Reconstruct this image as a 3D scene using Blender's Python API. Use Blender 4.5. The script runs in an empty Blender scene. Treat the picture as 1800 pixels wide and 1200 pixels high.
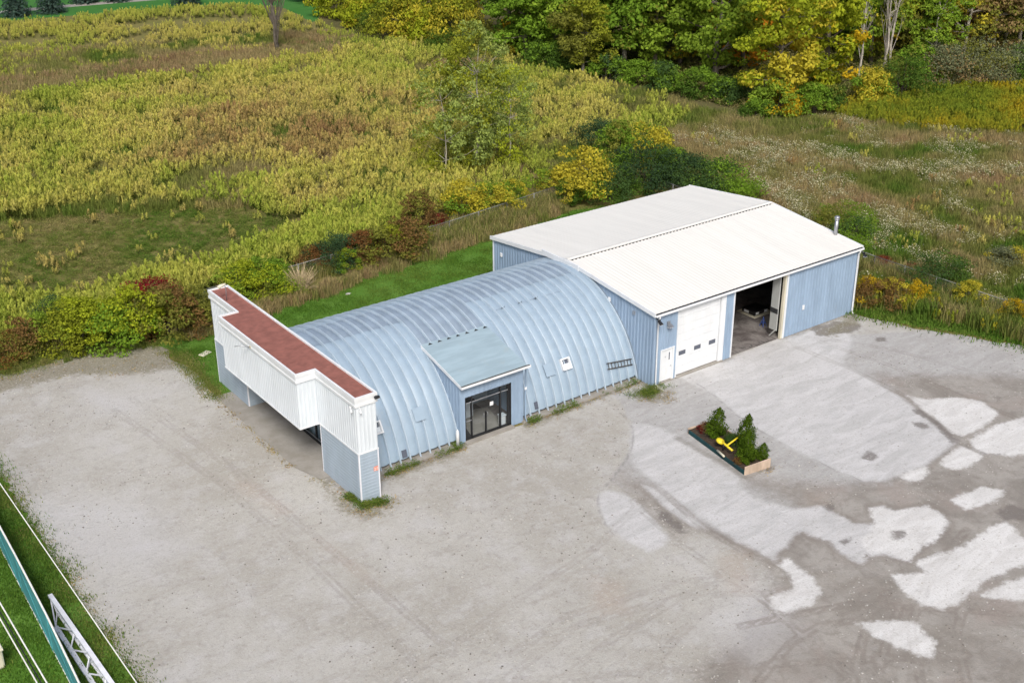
import bpy, bmesh, math, random
import numpy as np
from mathutils import Matrix, Vector

R = math.radians
random.seed(7)
rng = np.random.default_rng(7)
scene = bpy.context.scene
col = scene.collection

# ------------------------------------------------------------------ camera
F_PX, PITCH, YAW, ROLL = 2146.08, R(25.034), R(36.382), R(-0.24)
CAM = np.array([-46.251, -48.411, 34.084])
_fw = np.array([math.cos(PITCH)*math.sin(YAW), math.cos(PITCH)*math.cos(YAW), -math.sin(PITCH)])
_rt0 = np.array([math.cos(YAW), -math.sin(YAW), 0.0])
_up0 = np.cross(_rt0, _fw)
_rt = _rt0*math.cos(ROLL) + _up0*math.sin(ROLL)
_up = -_rt0*math.sin(ROLL) + _up0*math.cos(ROLL)
cam_data = bpy.data.cameras.new('camera')
cam_data.sensor_width = 36.0
cam_data.lens = F_PX/1800*36.0
cam_data.clip_start = 0.5
cam_data.clip_end = 6000
cam = bpy.data.objects.new('camera', cam_data)
col.objects.link(cam)
cam.matrix_world = Matrix(((_rt[0], _up[0], -_fw[0], CAM[0]), (_rt[1], _up[1], -_fw[1], CAM[1]),
                           (_rt[2], _up[2], -_fw[2], CAM[2]), (0, 0, 0, 1)))
scene.camera = cam

# ------------------------------------------------------------------ sky, sun, exposure
SUN_AZ, SUN_EL = R(212), R(46)       # azimuth measured clockwise from +Y
world = bpy.data.worlds.new('World')
scene.world = world
world.use_nodes = True
wn = world.node_tree
bg = wn.nodes['Background']
sky = wn.nodes.new('ShaderNodeTexSky')
sky.sky_type = 'NISHITA'
sky.sun_disc = False
sky.sun_elevation = SUN_EL
sky.sun_rotation = SUN_AZ
sky.air_density = 1.0
sky.dust_density = 5.0
sky.ozone_density = 0.6
wn.links.new(sky.outputs[0], bg.inputs[0])
bg.inputs[1].default_value = 0.075
sun_data = bpy.data.lights.new('sun', 'SUN')
sun_data.energy = 1.5
sun_data.angle = R(15)
sun_data.color = (1.0, 0.975, 0.94)
sun = bpy.data.objects.new('sun', sun_data)
col.objects.link(sun)
sd = Vector((math.sin(SUN_AZ)*math.cos(SUN_EL), math.cos(SUN_AZ)*math.cos(SUN_EL), math.sin(SUN_EL)))
sun.rotation_euler = sd.to_track_quat('Z', 'Y').to_euler()
scene.view_settings.view_transform = 'Standard'
scene.view_settings.look = 'None'
scene.view_settings.gamma = 1.0
scene.view_settings.use_curve_mapping = False
scene.view_settings.exposure = 0.88
scene.render.engine = 'CYCLES'
scene.cycles.max_bounces = 6
scene.cycles.transparent_max_bounces = 6

# ------------------------------------------------------------------ survey helpers (photo point -> point on the level ground)
def G(u, v, z=0.0):
    d = _fw + _rt*(u-900)/F_PX - _up*(v-600)/F_PX
    t = (z-CAM[2])/d[2]
    p = CAM + t*d
    return np.array([p[0], p[1], z])
def Gs(pts):
    return np.array([G(u, v)[:2] for u, v in pts])
def proj(P):
    w = P-CAM
    z = w@_fw
    return 900+F_PX*(w@_rt)/z, 600-F_PX*(w@_up)/z
def inpoly(px, py, poly):
    poly = np.asarray(poly, float)
    ins = np.zeros(len(px), bool)
    n = len(poly)
    for i in range(n):
        x1, y1 = poly[i]; x2, y2 = poly[(i+1) % n]
        if y1 == y2: continue
        c = ((y1 > py) != (y2 > py)) & (px < (x2-x1)*(py-y1)/(y2-y1)+x1)
        ins ^= c
    return ins
def segdist(P, a, b):
    ab = b-a
    t = np.clip(((P-a)@ab)/max(ab@ab, 1e-9), 0, 1)
    return np.hypot(*(P-(a+t[:, None]*ab)).T)
def sdf(P, poly):
    poly = np.asarray(poly, float)
    d = np.full(len(P), 1e9)
    for i in range(len(poly)):
        d = np.minimum(d, segdist(P, poly[i], poly[(i+1) % len(poly)]))
    return np.where(inpoly(P[:, 0], P[:, 1], poly), -d, d)
def linedist(P, line):
    d = np.full(len(P), 1e9)
    for i in range(len(line)-1):
        d = np.minimum(d, segdist(P, np.asarray(line[i], float), np.asarray(line[i+1], float)))
    return d
_ng = rng.random((64, 64))
def vnoise(x, y):
    xi = np.floor(x).astype(int); yi = np.floor(y).astype(int)
    fx = x-xi; fy = y-yi
    fx = fx*fx*(3-2*fx); fy = fy*fy*(3-2*fy)
    g = lambda a, b: _ng[a % 64, b % 64]
    return (g(xi, yi)*(1-fx)+g(xi+1, yi)*fx)*(1-fy)+(g(xi, yi+1)*(1-fx)+g(xi+1, yi+1)*fx)*fy
def fbm(x, y, o=4):
    s = 0; a = 0.5
    for i in range(o):
        s = s+a*vnoise(x+17.3*i, y+9.1*i); x = x*2.03; y = y*2.03; a *= 0.5
    return s/(1-0.5**o)

# ------------------------------------------------------------------ materials
MATS = {}
def lin(r, g, b):
    f = lambda c: c/12.92 if c <= 0.04045 else ((c+0.055)/1.055)**2.4
    return (f(r/255), f(g/255), f(b/255))
class NT:
    def __init__(s, name):
        s.m = bpy.data.materials.new(name); s.m.use_nodes = True
        s.t = s.m.node_tree
        s.b = s.t.nodes.get('Principled BSDF')
        s.out = s.t.nodes.get('Material Output')
        MATS[name] = s.m
    def n(s, typ, **kw):
        nd = s.t.nodes.new(typ)
        for k, v in kw.items(): setattr(nd, k, v)
        return nd
    def l(s, a, b): s.t.links.new(a, b)
    def set(s, sock, v):
        if hasattr(v, 'links') or isinstance(v, bpy.types.NodeSocket): s.l(v, sock)
        else:
            if isinstance(v, tuple) and len(v) == 3 and sock.type == 'RGBA': v = (*v, 1)
            sock.default_value = v
    def coord(s, kind='Object'):
        return s.n('ShaderNodeTexCoord').outputs[kind]
    def noise(s, scale, detail=4, rough=.55, vec=None, stretch=None, distort=0):
        nd = s.n('ShaderNodeTexNoise'); nd.inputs['Scale'].default_value = scale
        nd.inputs['Detail'].default_value = detail; nd.inputs['Roughness'].default_value = rough
        nd.inputs['Distortion'].default_value = distort
        vec = vec or s.n('ShaderNodeNewGeometry').outputs['Position']
        if stretch:
            mp = s.n('ShaderNodeMapping'); mp.inputs['Scale'].default_value = stretch
            s.l(vec, mp.inputs[0]); vec = mp.outputs[0]
        s.l(vec, nd.inputs['Vector'])
        return nd.outputs['Fac']
    def math(s, op, a, b=0.0, c=0.0):
        nd = s.n('ShaderNodeMath', operation=op)
        for i, v in enumerate((a, b, c)): s.set(nd.inputs[i], v)
        return nd.outputs[0]
    def step(s, x, lo, hi):
        nd = s.n('ShaderNodeMapRange', interpolation_type='SMOOTHSTEP')
        s.set(nd.inputs[0], x); nd.inputs[1].default_value = lo; nd.inputs[2].default_value = hi
        return nd.outputs[0]
    def mix(s, f, a, b, mode='MIX'):
        nd = s.n('ShaderNodeMix', data_type='RGBA', blend_type=mode)
        s.set(nd.inputs['Factor'], f); s.set(nd.inputs[6], a); s.set(nd.inputs[7], b)
        return nd.outputs[2]
    def attr(s, name, kind='GEOMETRY'):
        nd = s.n('ShaderNodeAttribute', attribute_type=kind); nd.attribute_name = name
        return nd
    def bump(s, h, strength=.3, dist=.02):
        nd = s.n('ShaderNodeBump'); nd.inputs['Strength'].default_value = strength
        nd.inputs['Distance'].default_value = dist
        s.l(h, nd.inputs['Height']); s.l(nd.outputs[0], s.b.inputs['Normal'])
    def col(s, c): s.set(s.b.inputs['Base Color'], c)
    def rough(s, v): s.set(s.b.inputs['Roughness'], v)

def paint(name, c, var=.10, rough=.5, metal=0, grime=None, scale=1.2, stretch=(1, 1, .35), spec=.4):
    k = NT(name)
    a = k.noise(scale, 5, .6, stretch=stretch)
    c2 = tuple(x*(1-var*2.2) for x in c); c3 = tuple(min(1, x*(1+var)) for x in c)
    cc = k.mix(k.step(a, .3, .7), c2, c3)
    fine = k.noise(9, 3, .6)
    cc = k.mix(k.math('MULTIPLY', k.step(fine, .5, .8), .12), cc, tuple(x*.75 for x in c))
    if grime:
        g = k.noise(.9, 6, .65, stretch=(1.5, 1.5, .5))
        cc = k.mix(k.math('MULTIPLY', k.step(g, .56, .75), .55), cc, grime)
    k.col(cc); k.rough(rough); k.b.inputs['Metallic'].default_value = metal
    k.b.inputs['Specular IOR Level'].default_value = spec
    return k.m

paint('blue_wall', (.275, .375, .505), .06, .45, grime=(.245, .32, .41))
paint('arch_blue', (.29, .38, .47), .03, .42, grime=(.315, .375, .42), stretch=(.6, 1, 1))
paint('arch_rib_lit', (.385, .475, .56), .05, .45)  # paler tone: light catching the rib fins, put into the colour
paint('arch_crown', (.235, .30, .38), .07, .5, grime=(.26, .315, .375))
paint('entry_roof', (.30, .40, .46), .06, .45, grime=(.32, .37, .38), stretch=(.4, 2.5, 1))
paint('white_roof', (.72, .715, .68),   .02, .5, grime=(.66, .65, .61), scale=.7, stretch=(2.2, .22, 1))
paint('white_paint', (.72, .75, .775), .03, .45, grime=(.66, .67, .66))
paint('white_siding', (.645, .70, .745), .03, .45, grime=(.62, .65, .67))
paint('lap_blue', (.34, .415, .49), .05, .5, grime=(.32, .38, .44))
paint('red_roof', (.265, .105, .082), .10, .75, grime=(.30, .135, .105), stretch=(1, 1, 1), scale=2.0)
paint('dark_metal', (.02, .021, .024), .1, .4)
paint('galv', (.42, .44, .47), .1, .38, metal=.7)
paint('steel_pale', (.76, .78, .83), .07, .5, metal=0)
paint('dull_pipe', (.24, .245, .24), .15, .7)
paint('teal', (.07, .30, .33), .12, .7, stretch=(1, .4, 1))
paint('teal_board', (.006, .05, .058), .15, .7)
paint('plank', (.52, .41, .32), .15, .8, grime=(.33, .25, .19))
paint('yellow', (.80, .63, .03), .08, .45)
paint('blue_stand', (.03, .07, .25), .1, .45)
paint('black', (.012, .012, .014), .1, .5)
paint('liner', (.028, .03, .034), .2, .8)
paint('grey_door', (.42, .44, .43), .06, .6, grime=(.25, .25, .24))
paint('ochre', (.42, .25, .09), .1, .6)
paint('cream', (.62, .59, .47), .08, .6)
paint('orange_sign', (.80, .27, .17), .05, .6)
paint('wood_pole', (.16, .11, .075), .2, .85)
paint('wire_white', (.80, .80, .76), .03, .5)
paint('stone', (.42, .41, .38), .15, .85, scale=6)
paint('soil', (.055, .038, .026), .2, .95, scale=8)
paint('bark', (.155, .135, .11), .22, .9, scale=3)
paint('bark_pale', (.40, .37, .32), .15, .85, scale=3)
paint('straw', (.50, .40, .24), .15, .9, scale=3)
paint('bark_dark', (.06, .05, .04), .2, .9, scale=3)

k = NT('glass')
k.col((.55, .62, .66)); k.rough(.04); k.b.inputs['IOR'].default_value = 1.45
tr = k.n('ShaderNodeBsdfTransparent'); tr.inputs[0].default_value = (.86, .90, .92, 1)
gl = k.n('ShaderNodeBsdfGlossy'); gl.inputs['Roughness'].default_value = .03
fr = k.n('ShaderNodeLayerWeight'); fr.inputs[0].default_value = .3
ms = k.n('ShaderNodeMixShader')
k.l(k.math('ADD', k.math('MULTIPLY', k.math('POWER', fr.outputs['Facing'], 3.0), .6), .06), ms.inputs[0]); k.l(tr.outputs[0], ms.inputs[1]); k.l(gl.outputs[0], ms.inputs[2])
k.l(ms.outputs[0], k.out.inputs[0])
k = NT('dark_glass'); k.col((.10, .115, .15)); k.rough(.08)

k = NT('concrete')
a = k.noise(.8, 6, .65); b_ = k.noise(9, 4, .6)
c = k.mix(k.step(a, .3, .7), (.245, .23, .20), (.325, .31, .285))
c = k.mix(k.math('MULTIPLY', k.step(b_, .45, .75), .3), c, (.22, .20, .17))
k.col(c); k.rough(.9); k.bump(b_, .3, .01)

k = NT('shed_floor')
a = k.noise(.7, 6, .7, distort=.8); b_ = k.noise(2.2, 5, .7, stretch=(1, .4, 1), distort=1.5)
c = k.mix(k.step(a, .35, .65), (.085, .072, .070), (.22, .205, .195))
c = k.mix(k.math('MULTIPLY', k.step(b_, .52, .68), .8), c, (.03, .027, .028))
k.col(c); k.rough(.8)

# gravel lot: everything that differs over the lot is wear and dust with a shape of its own, besides contact shade painted at the wall feet, kept in attributes
k = NT('gravel')
warp = k.math('ADD', k.math('MULTIPLY', k.math('SUBTRACT', k.noise(1.3, 8, .68), .5), 1.15),
              k.math('MULTIPLY', k.math('SUBTRACT', k.noise(4.5, 6, .75), .5), .75))
big = k.noise(.11, 5, .6); mid = k.noise(.6, 6, .65); fine = k.noise(10, 5, .75); grit = k.noise(30, 2, .7)
streak = k.noise(.8, 5, .65, stretch=(.45, 1.7, 1), distort=.9)
c = k.mix(k.step(big, .36, .64), (.355, .341, .306), (.434, .425, .397))
c = k.mix(k.math('MULTIPLY', k.step(mid, .45, .68), .6), c, (.47, .465, .46))
mid2 = k.noise(1.7, 6, .7, distort=.5)
c = k.mix(k.math('MULTIPLY', k.step(mid2, .50, .70), .45), c, (.27, .255, .235))
c = k.mix(k.math('MULTIPLY', k.step(streak, .52, .72), .35), c, (.285, .265, .235))
asp = k.step(k.math('ADD', k.attr('asphalt').outputs['Fac'], k.math('MULTIPLY', warp, .5)), .12, -.12)
ca = k.mix(k.step(streak, .35, .68), (.335, .33, .325), (.415, .415, .415))
c = k.mix(k.math('MULTIPLY', asp, .85), c, ca)
mud = k.step(k.math('ADD', k.attr('mud').outputs['Fac'], k.math('MULTIPLY', warp, 1.6)), .8, -.9)
cm = k.mix(k.step(k.noise(.35, 5, .65, distort=.6), .36, .64), (.215, .196, .174), (.320, .301, .275))
cm = k.mix(k.math('MULTIPLY', k.step(mid2, .46, .64), .45), cm, (.18, .160, .140))
cm = k.mix(k.math('MULTIPLY', k.step(k.noise(.23, 3, .6), .52, .66), .5), cm, (.29, .245, .22))
c = k.mix(k.math('MULTIPLY', mud, .9), c, cm)
wash = k.step(k.attr('wash').outputs['Fac'], 1.6, -1.5)
c = k.mix(k.math('MULTIPLY', wash, .5), c, (.50, .50, .51))
pale_d = k.math('ADD', k.attr('pale').outputs['Fac'], k.math('MULTIPLY', warp, .62))
rim = k.math('MULTIPLY', k.step(pale_d, .55, .05), .5)
c = k.mix(k.math('MULTIPLY', rim, mud), c, (.19, .165, .145))
pale = k.step(pale_d, .20, -.26)
cp = k.mix(k.step(streak, .3, .7), (.43, .43, .43), (.55, .55, .555))
cp = k.mix(k.math('MULTIPLY', k.step(fine, .55, .75), .2), cp, (.36, .35, .34))
c = k.mix(k.math('MULTIPLY', k.math('MULTIPLY', pale, .95), k.step(k.math('ADD', mid2, k.math('MULTIPLY', streak, .5)), 1.06, .84)), c, cp)
bright = k.step(k.math('ADD', k.attr('bright').outputs['Fac'], k.math('MULTIPLY', warp, .70)), .16, -.20)
c = k.mix(k.math('MULTIPLY', bright, k.step(k.math('ADD', mid2, k.math('MULTIPLY', streak, .5)), 1.10, .92)), c, k.mix(k.step(streak, .3, .7), (.53, .525, .515), (.64, .64, .635)))
dark = k.step(k.math('ADD', k.attr('dark').outputs['Fac'], k.math('MULTIPLY', warp, .7)), .10, -.22)
c = k.mix(k.math('MULTIPLY', dark, .8), c, (.15, .135, .125))
edge = k.step(k.math('ADD', k.attr('edge').outputs['Fac'], k.math('MULTIPLY', warp, .22)), .13, .01)
c = k.mix(k.math('MULTIPLY', edge, .45), c, (.17, .165, .16))
tread = k.noise(7, 2, .5)
rut = k.math('ABSOLUTE', k.math('SUBTRACT', k.attr('track').outputs['Fac'], .16))
trk = k.math('MULTIPLY', k.math('MULTIPLY', k.math('SUBTRACT', 1.0, k.math('MULTIPLY', bright, .75)), k.step(k.math('ADD', rut, k.math('MULTIPLY', warp, .10)), .13, .03)), k.step(k.math('ADD', mid, k.math('MULTIPLY', tread, .4)), .48, .80))
c = k.mix(k.math('MULTIPLY', trk, k.math('ADD', .24, k.math('MULTIPLY', mud, .32))), c, (.20, .175, .155))
rust = k.step(k.math('ADD', k.attr('rust').outputs['Fac'], k.math('MULTIPLY', warp, 1.2)), .6, -.6)
c = k.mix(k.math('MULTIPLY', rust, .20), c, (.41, .30, .225))
wl = k.step(k.math('ADD', k.attr('weed').outputs['Fac'], k.math('MULTIPLY', warp, 2.2)), .5, -.5)
c = k.mix(k.math('MULTIPLY', wl, .75), c, k.mix(k.step(fine, .4, .6), (.12, .11, .055), (.25, .225, .17)))
c = k.mix(k.math('MULTIPLY', k.step(fine, .50, .72), .42), c, (.20, .188, .168))
peb = k.noise(4.2, 4, .75)
c = k.mix(k.math('MULTIPLY', k.step(peb, .54, .70), .45), c, (.24, .222, .192))
c = k.mix(k.math('MULTIPLY', k.math('MULTIPLY', k.step(peb, .46, .32), .50), k.math('SUBTRACT', 1.0, k.math('MULTIPLY', mud, .75))), c, (.50, .495, .48))
foot = k.step(k.math('ADD', k.attr('foot').outputs['Fac'], k.math('MULTIPLY', warp, .55)), .42, .0)  # contact shade painted dark along the feet of walls and planter
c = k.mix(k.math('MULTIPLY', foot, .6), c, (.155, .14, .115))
c = k.mix(k.math('MULTIPLY', k.step(grit, .58, .78), .22), c, (.56, .55, .53))
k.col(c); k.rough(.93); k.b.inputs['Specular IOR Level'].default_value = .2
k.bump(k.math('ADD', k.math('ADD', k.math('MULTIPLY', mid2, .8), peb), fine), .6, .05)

def grassy(name, ca, cb, cc, s1=.25, s2=3.0):
    k = NT(name)
    a = k.noise(s1, 5, .6); b_ = k.noise(s2, 6, .7); d = k.noise(18, 3, .7)
    c = k.mix(k.step(a, .35, .65), ca, cb)
    c = k.mix(k.math('MULTIPLY', k.step(b_, .42, .7), .7), c, cc)
    c = k.mix(k.math('MULTIPLY', k.step(d, .48, .7), .5), c, tuple(x*.45 for x in ca))
    k.col(c); k.rough(.95); k.b.inputs['Specular IOR Level'].default_value = .1
    k.bump(k.math('ADD', b_, d), .5, .03)
grassy('field_ground', (.15, .145, .045), (.20, .165, .065), (.155, .175, .05))
grassy('lawn', (.085, .19, .024), (.12, .225, .04), (.06, .145, .022))
grassy('far_lawn', (.045, .16, .03), (.06, .18, .04), (.04, .13, .03))
grassy('wood_floor', (.10, .09, .04), (.14, .115, .055), (.09, .11, .035))
grassy('verge', (.14, .27, .035), (.18, .28, .05), (.10, .21, .03))

def leafmat(name, kind):
    """leaf shader: colour of the object (or scatter tint) with a leaf-to-leaf spread and coloured branches"""
    k = NT(name)
    t = k.attr('tint').outputs['Fac']
    if kind == 'object':
        base = k.n('ShaderNodeObjectInfo').outputs['Color']
        acc = k.attr('accent', 'OBJECT').outputs['Color']
        amt = k.attr('accent_amount', 'OBJECT').outputs['Fac']
        pt = k.math('ADD', k.attr('patch').outputs['Fac'], k.math('MULTIPLY', k.math('SUBTRACT', t, .5), .8))
        f = k.step(k.math('SUBTRACT', k.math('ADD', pt, amt), 1.0), -.08, .10)
        c = k.mix(f, base, acc)
    elif kind == 'rod':
        it = k.attr('tint', 'INSTANCER').outputs['Fac']
        rp = k.n('ShaderNodeValToRGB'); cr = rp.color_ramp
        cr.elements[0].position = 0; cr.elements[0].color = (.35, .43, .080, 1)
        cr.elements[1].position = 1; cr.elements[1].color = (.28, .175, .095, 1)
        for p, q in ((.3, (.50, .50, .135, 1)), (.55, (.53, .48, .17, 1)), (.8, (.40, .30, .14, 1))):
            e = cr.elements.new(p); e.color = q
        k.l(it, rp.inputs[0])
        c = k.mix(k.attr('plume').outputs['Fac'], k.mix(it, (.065, .12, .02), (.10, .08, .028)), rp.outputs[0])
    elif kind == 'grass':
        it = k.attr('tint', 'INSTANCER').outputs['Fac']
        rp = k.n('ShaderNodeValToRGB'); cr = rp.color_ramp
        cr.elements[0].position = 0; cr.elements[0].color = (.095, .20, .03, 1)
        cr.elements[1].position = 1; cr.elements[1].color = (.29, .19, .115, 1)
        for p, q in ((.3, (.20, .235, .065, 1)), (.55, (.35, .31, .15, 1)), (.8, (.40, .31, .18, 1))):
            e = cr.elements.new(p); e.color = q
        k.l(it, rp.inputs[0])
        c = k.mix(k.attr('plume').outputs['Fac'], rp.outputs[0], (.60, .59, .46))
    c = k.mix(1.0, c, k.mix(t, (.58, .60, .62), (1.42, 1.36, 1.15)), 'MULTIPLY')
    d = k.n('ShaderNodeBsdfDiffuse'); tl = k.n('ShaderNodeBsdfTranslucent'); m = k.n('ShaderNodeMixShader')
    k.l(c, d.inputs[0]); k.l(c, tl.inputs[0]); m.inputs[0].default_value = .42
    k.l(d.outputs[0], m.inputs[1]); k.l(tl.outputs[0], m.inputs[2]); k.l(m.outputs[0], k.out.inputs[0])
    return k.m
leafmat('leaf', 'object'); leafmat('rod', 'rod'); leafmat('grass_blade', 'grass')

# ------------------------------------------------------------------ mesh helpers
class MB:
    def __init__(s): s.v = []; s.f = []
    def quad(s, a, b, c, d):
        i = len(s.v); s.v += [tuple(a), tuple(b), tuple(c), tuple(d)]; s.f.append((i, i+1, i+2, i+3)); return s
    def poly(s, pts):
        i = len(s.v); s.v += [tuple(p) for p in pts]; s.f.append(tuple(range(i, i+len(pts)))); return s
    def box(s, x0, x1, y0, y1, z0, z1):
        i = len(s.v)
        s.v += [(x0, y0, z0), (x1, y0, z0), (x1, y1, z0), (x0, y1, z0), (x0, y0, z1), (x1, y0, z1), (x1, y1, z1), (x0, y1, z1)]
        s.f += [tuple(i+j for j in q) for q in ((0, 3, 2, 1), (4, 5, 6, 7), (0, 1, 5, 4), (1, 2, 6, 5), (2, 3, 7, 6), (3, 0, 4, 7))]
        return s
    def beam(s, a, b, w, h=None, up=(0, 0, 1)):
        a = Vector(a); b = Vector(b); h = h or w
        d = (b-a).normalized(); u = Vector(up)
        if abs(d.dot(u)) > .98: u = Vector((1, 0, 0))
        r = d.cross(u).normalized()*w/2; u2 = r.cross(d).normalized()*h/2
        i = len(s.v)
        for p in (a, b):
            s.v += [tuple(p-r-u2), tuple(p+r-u2), tuple(p+r+u2), tuple(p-r+u2)]
        s.f += [tuple(i+j for j in q) for q in ((0, 3, 2, 1), (4, 5, 6, 7), (0, 1, 5, 4), (1, 2, 6, 5), (2, 3, 7, 6), (3, 0, 4, 7))]
        return s
    def tube(s, pts, rad, n=8, cap=True):
        pts = [Vector(p) for p in pts]
        if not hasattr(rad, '__len__'): rad = [rad]*len(pts)
        i = len(s.v)
        for j, p in enumerate(pts):
            d = (pts[min(j+1, len(pts)-1)]-pts[max(j-1, 0)]).normalized()
            u = Vector((0, 0, 1)) if abs(d.z) < .9 else Vector((1, 0, 0))
            a = d.cross(u).normalized(); b = a.cross(d).normalized()
            for q in range(n):
                t = 2*math.pi*q/n
                s.v.append(tuple(p+(a*math.cos(t)+b*math.sin(t))*rad[j]))
        for j in range(len(pts)-1):
            for q in range(n):
                s.f.append((i+j*n+q, i+j*n+(q+1) % n, i+(j+1)*n+(q+1) % n, i+(j+1)*n+q))
        if cap:
            s.f.append(tuple(i+q for q in range(n))[::-1]); s.f.append(tuple(i+(len(pts)-1)*n+q for q in range(n)))
        return s
    def mesh(s, name, mat, smooth=False):
        me = bpy.data.meshes.new(name); me.from_pydata(s.v, [], s.f)
        if mat: me.materials.append(MATS[mat])
        if smooth: me.shade_smooth()
        me.validate(); me.update()
        return me
    def build(s, name, mat, parent=None, smooth=False, bevel=0):
        o = link(name, s.mesh(name, mat, smooth), parent)
        if bevel:
            b = o.modifiers.new('bevel', 'BEVEL'); b.width = bevel; b.segments = 2; b.limit_method = 'ANGLE'
        return o
def link(name, me, parent=None):
    o = bpy.data.objects.new(name, me); col.objects.link(o)
    if parent: o.parent = parent
    return o
def tag(o, label=None, cat=None, group=None, kind=None):
    if label: o['label'] = label
    if cat: o['category'] = cat
    if group: o['group'] = group
    if kind: o['kind'] = kind
    return o
def thing(name, label, cat, loc=(0, 0, 0), rz=0, group=None):
    o = bpy.data.objects.new(name, None); col.objects.link(o)
    o.location = loc; o.rotation_euler = (0, 0, rz); o.empty_display_size = .3
    return tag(o, label, cat, group)
def np_mesh(name, V, F, mat, attrs=None, smooth=False):
    """V (n,3), F (m,k) arrays; attrs: name -> per vertex float"""
    me = bpy.data.meshes.new(name)
    n, m, kk = len(V), len(F), F.shape[1]
    me.vertices.add(n); me.vertices.foreach_set('co', np.ascontiguousarray(V, np.float32).ravel())
    me.loops.add(m*kk); me.loops.foreach_set('vertex_index', np.ascontiguousarray(F, np.int32).ravel())
    me.polygons.add(m); me.polygons.foreach_set('loop_start', np.arange(0, m*kk, kk, dtype=np.int32))
    try: me.polygons.foreach_set('loop_total', np.full(m, kk, np.int32))
    except Exception: pass
    for an, av in (attrs or {}).items():
        at = me.attributes.new(an, 'FLOAT', 'POINT'); at.data.foreach_set('value', np.ascontiguousarray(av, np.float32))
    if mat:
        for mm in (mat if isinstance(mat, (list, tuple)) else [mat]): me.materials.append(MATS[mm])
    me.update(calc_edges=True); me.validate()
    if smooth: me.shade_smooth()
    return me
def ribbed(mb, fr, u0, u1, v0, v1, pitch=.305, rib=.07, depth=.03, slope=.025):
    """vertical-ribbed metal sheet; fr maps (u, v, out) to world; v1 may be a function of u"""
    us = [(u0, 0)]
    i0 = int(math.floor(u0/pitch))-1
    for i in range(i0, int(math.ceil(u1/pitch))+2):
        c = i*pitch
        for du, d in ((-rib/2-slope, 0), (-rib/2, depth), (rib/2, depth), (rib/2+slope, 0)):
            if u0 < c+du < u1: us.append((c+du, d))
    us.append((u1, 0))
    top = v1 if callable(v1) else (lambda u: v1)
    if callable(v1):
        pk = getattr(v1, 'peak', None)
        if pk is not None and u0 < pk < u1: us.append((pk, 0)); us.sort()
    for (a, da), (b, db) in zip(us[:-1], us[1:]):
        mb.quad(fr(a, v0, da), fr(b, v0, db), fr(b, top(b), db), fr(a, top(a), da))
    return mb
def lapped(mb, fr, u0, u1, v0, v1, plank=.19, depth=.03):
    n = max(1, round((v1-v0)/plank)); h = (v1-v0)/n
    for i in range(n):
        a = v0+i*h; b = a+h
        c = a+h*.68
        mb.quad(fr(u0, a, depth), fr(u1, a, depth), fr(u1, c, depth), fr(u0, c, depth))
        mb.quad(fr(u0, c, depth), fr(u1, c, depth), fr(u1, b, 0), fr(u0, b, 0))
        mb.quad(fr(u0, a, 0), fr(u1, a, 0), fr(u1, a, depth), fr(u0, a, depth))
    return mb
fr_negy = lambda y: (lambda u, v, d: (u, y-d, v))
fr_posy = lambda y: (lambda u, v, d: (u, y+d, v))
fr_negx = lambda x: (lambda u, v, d: (x-d, u, v))
fr_posx = lambda x: (lambda u, v, d: (x+d, u, v))

# ------------------------------------------------------------------ ground
def grid_axis(a, b, h, far):
    core = list(np.arange(a, b+h/2, h))
    lo = []; x = a; s = h
    while x > -far: s *= 1.6; x -= s; lo.append(x)
    hi = []; x = b; s = h
    while x < far: s *= 1.6; x += s; hi.append(x)
    return np.array(lo[::-1]+core+hi)
gx = grid_axis(-80, 180, 2.0, 3000); gy = grid_axis(-80, 220, 2.0, 3000)
XX, YY = np.meshgrid(gx, gy, indexing='ij')
def quads(nx, ny):
    i, j = np.meshgrid(np.arange(nx-1), np.arange(ny-1), indexing='ij')
    a = (i*ny+j).ravel()
    return np.stack([a, a+ny, a+ny+1, a+1], 1)
V = np.stack([XX.ravel(), YY.ravel(), np.full(XX.size, -.012)], 1)
tag(link('ground', np_mesh('ground', V, quads(len(gx), len(gy)), 'field_ground')), 'olive green and brown soil of the weedy field', 'ground', kind='structure')

def sheet(name, poly, z, mat, h=.3, amp=.3, nscale=.9, attrs=None, label=None, cat=None):
    """a level sheet with an uneven outline"""
    poly = np.asarray(poly, float)
    x0, y0 = poly.min(0)-1.5; x1, y1 = poly.max(0)+1.5
    gx = np.arange(x0, x1, h); gy = np.arange(y0, y1, h)
    X, Y = np.meshgrid(gx, gy, indexing='ij')
    P = np.stack([X.ravel(), Y.ravel()], 1)
    nz = (fbm(P[:, 0]*nscale, P[:, 1]*nscale, 4)-.5)*2*amp
    S = (sdf(P, poly)+nz).reshape(X.shape)
    Gx, Gy = np.gradient(S, h, h)
    s = S.ravel(); gl = np.hypot(Gx.ravel(), Gy.ravel())+1e-3
    Fq = quads(len(gx), len(gy))
    keep = (s[Fq] < 0).any(1)
    Fq = Fq[keep]
    used = np.unique(Fq)
    mv = np.clip(np.where(s > 0, s, 0)/gl, 0, h*1.3)
    P2 = P-np.stack([Gx.ravel()/gl, Gy.ravel()/gl], 1)*mv[:, None]
    re = -np.ones(len(P), int); re[used] = np.arange(len(used))
    V = np.concatenate([P2[used], np.full((len(used), 1), z)], 1)
    at = attrs(P2[used]) if attrs else None
    o = link(name, np_mesh(name, V, re[Fq], mat, at))
    return tag(o, label, cat, kind='structure')

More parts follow.
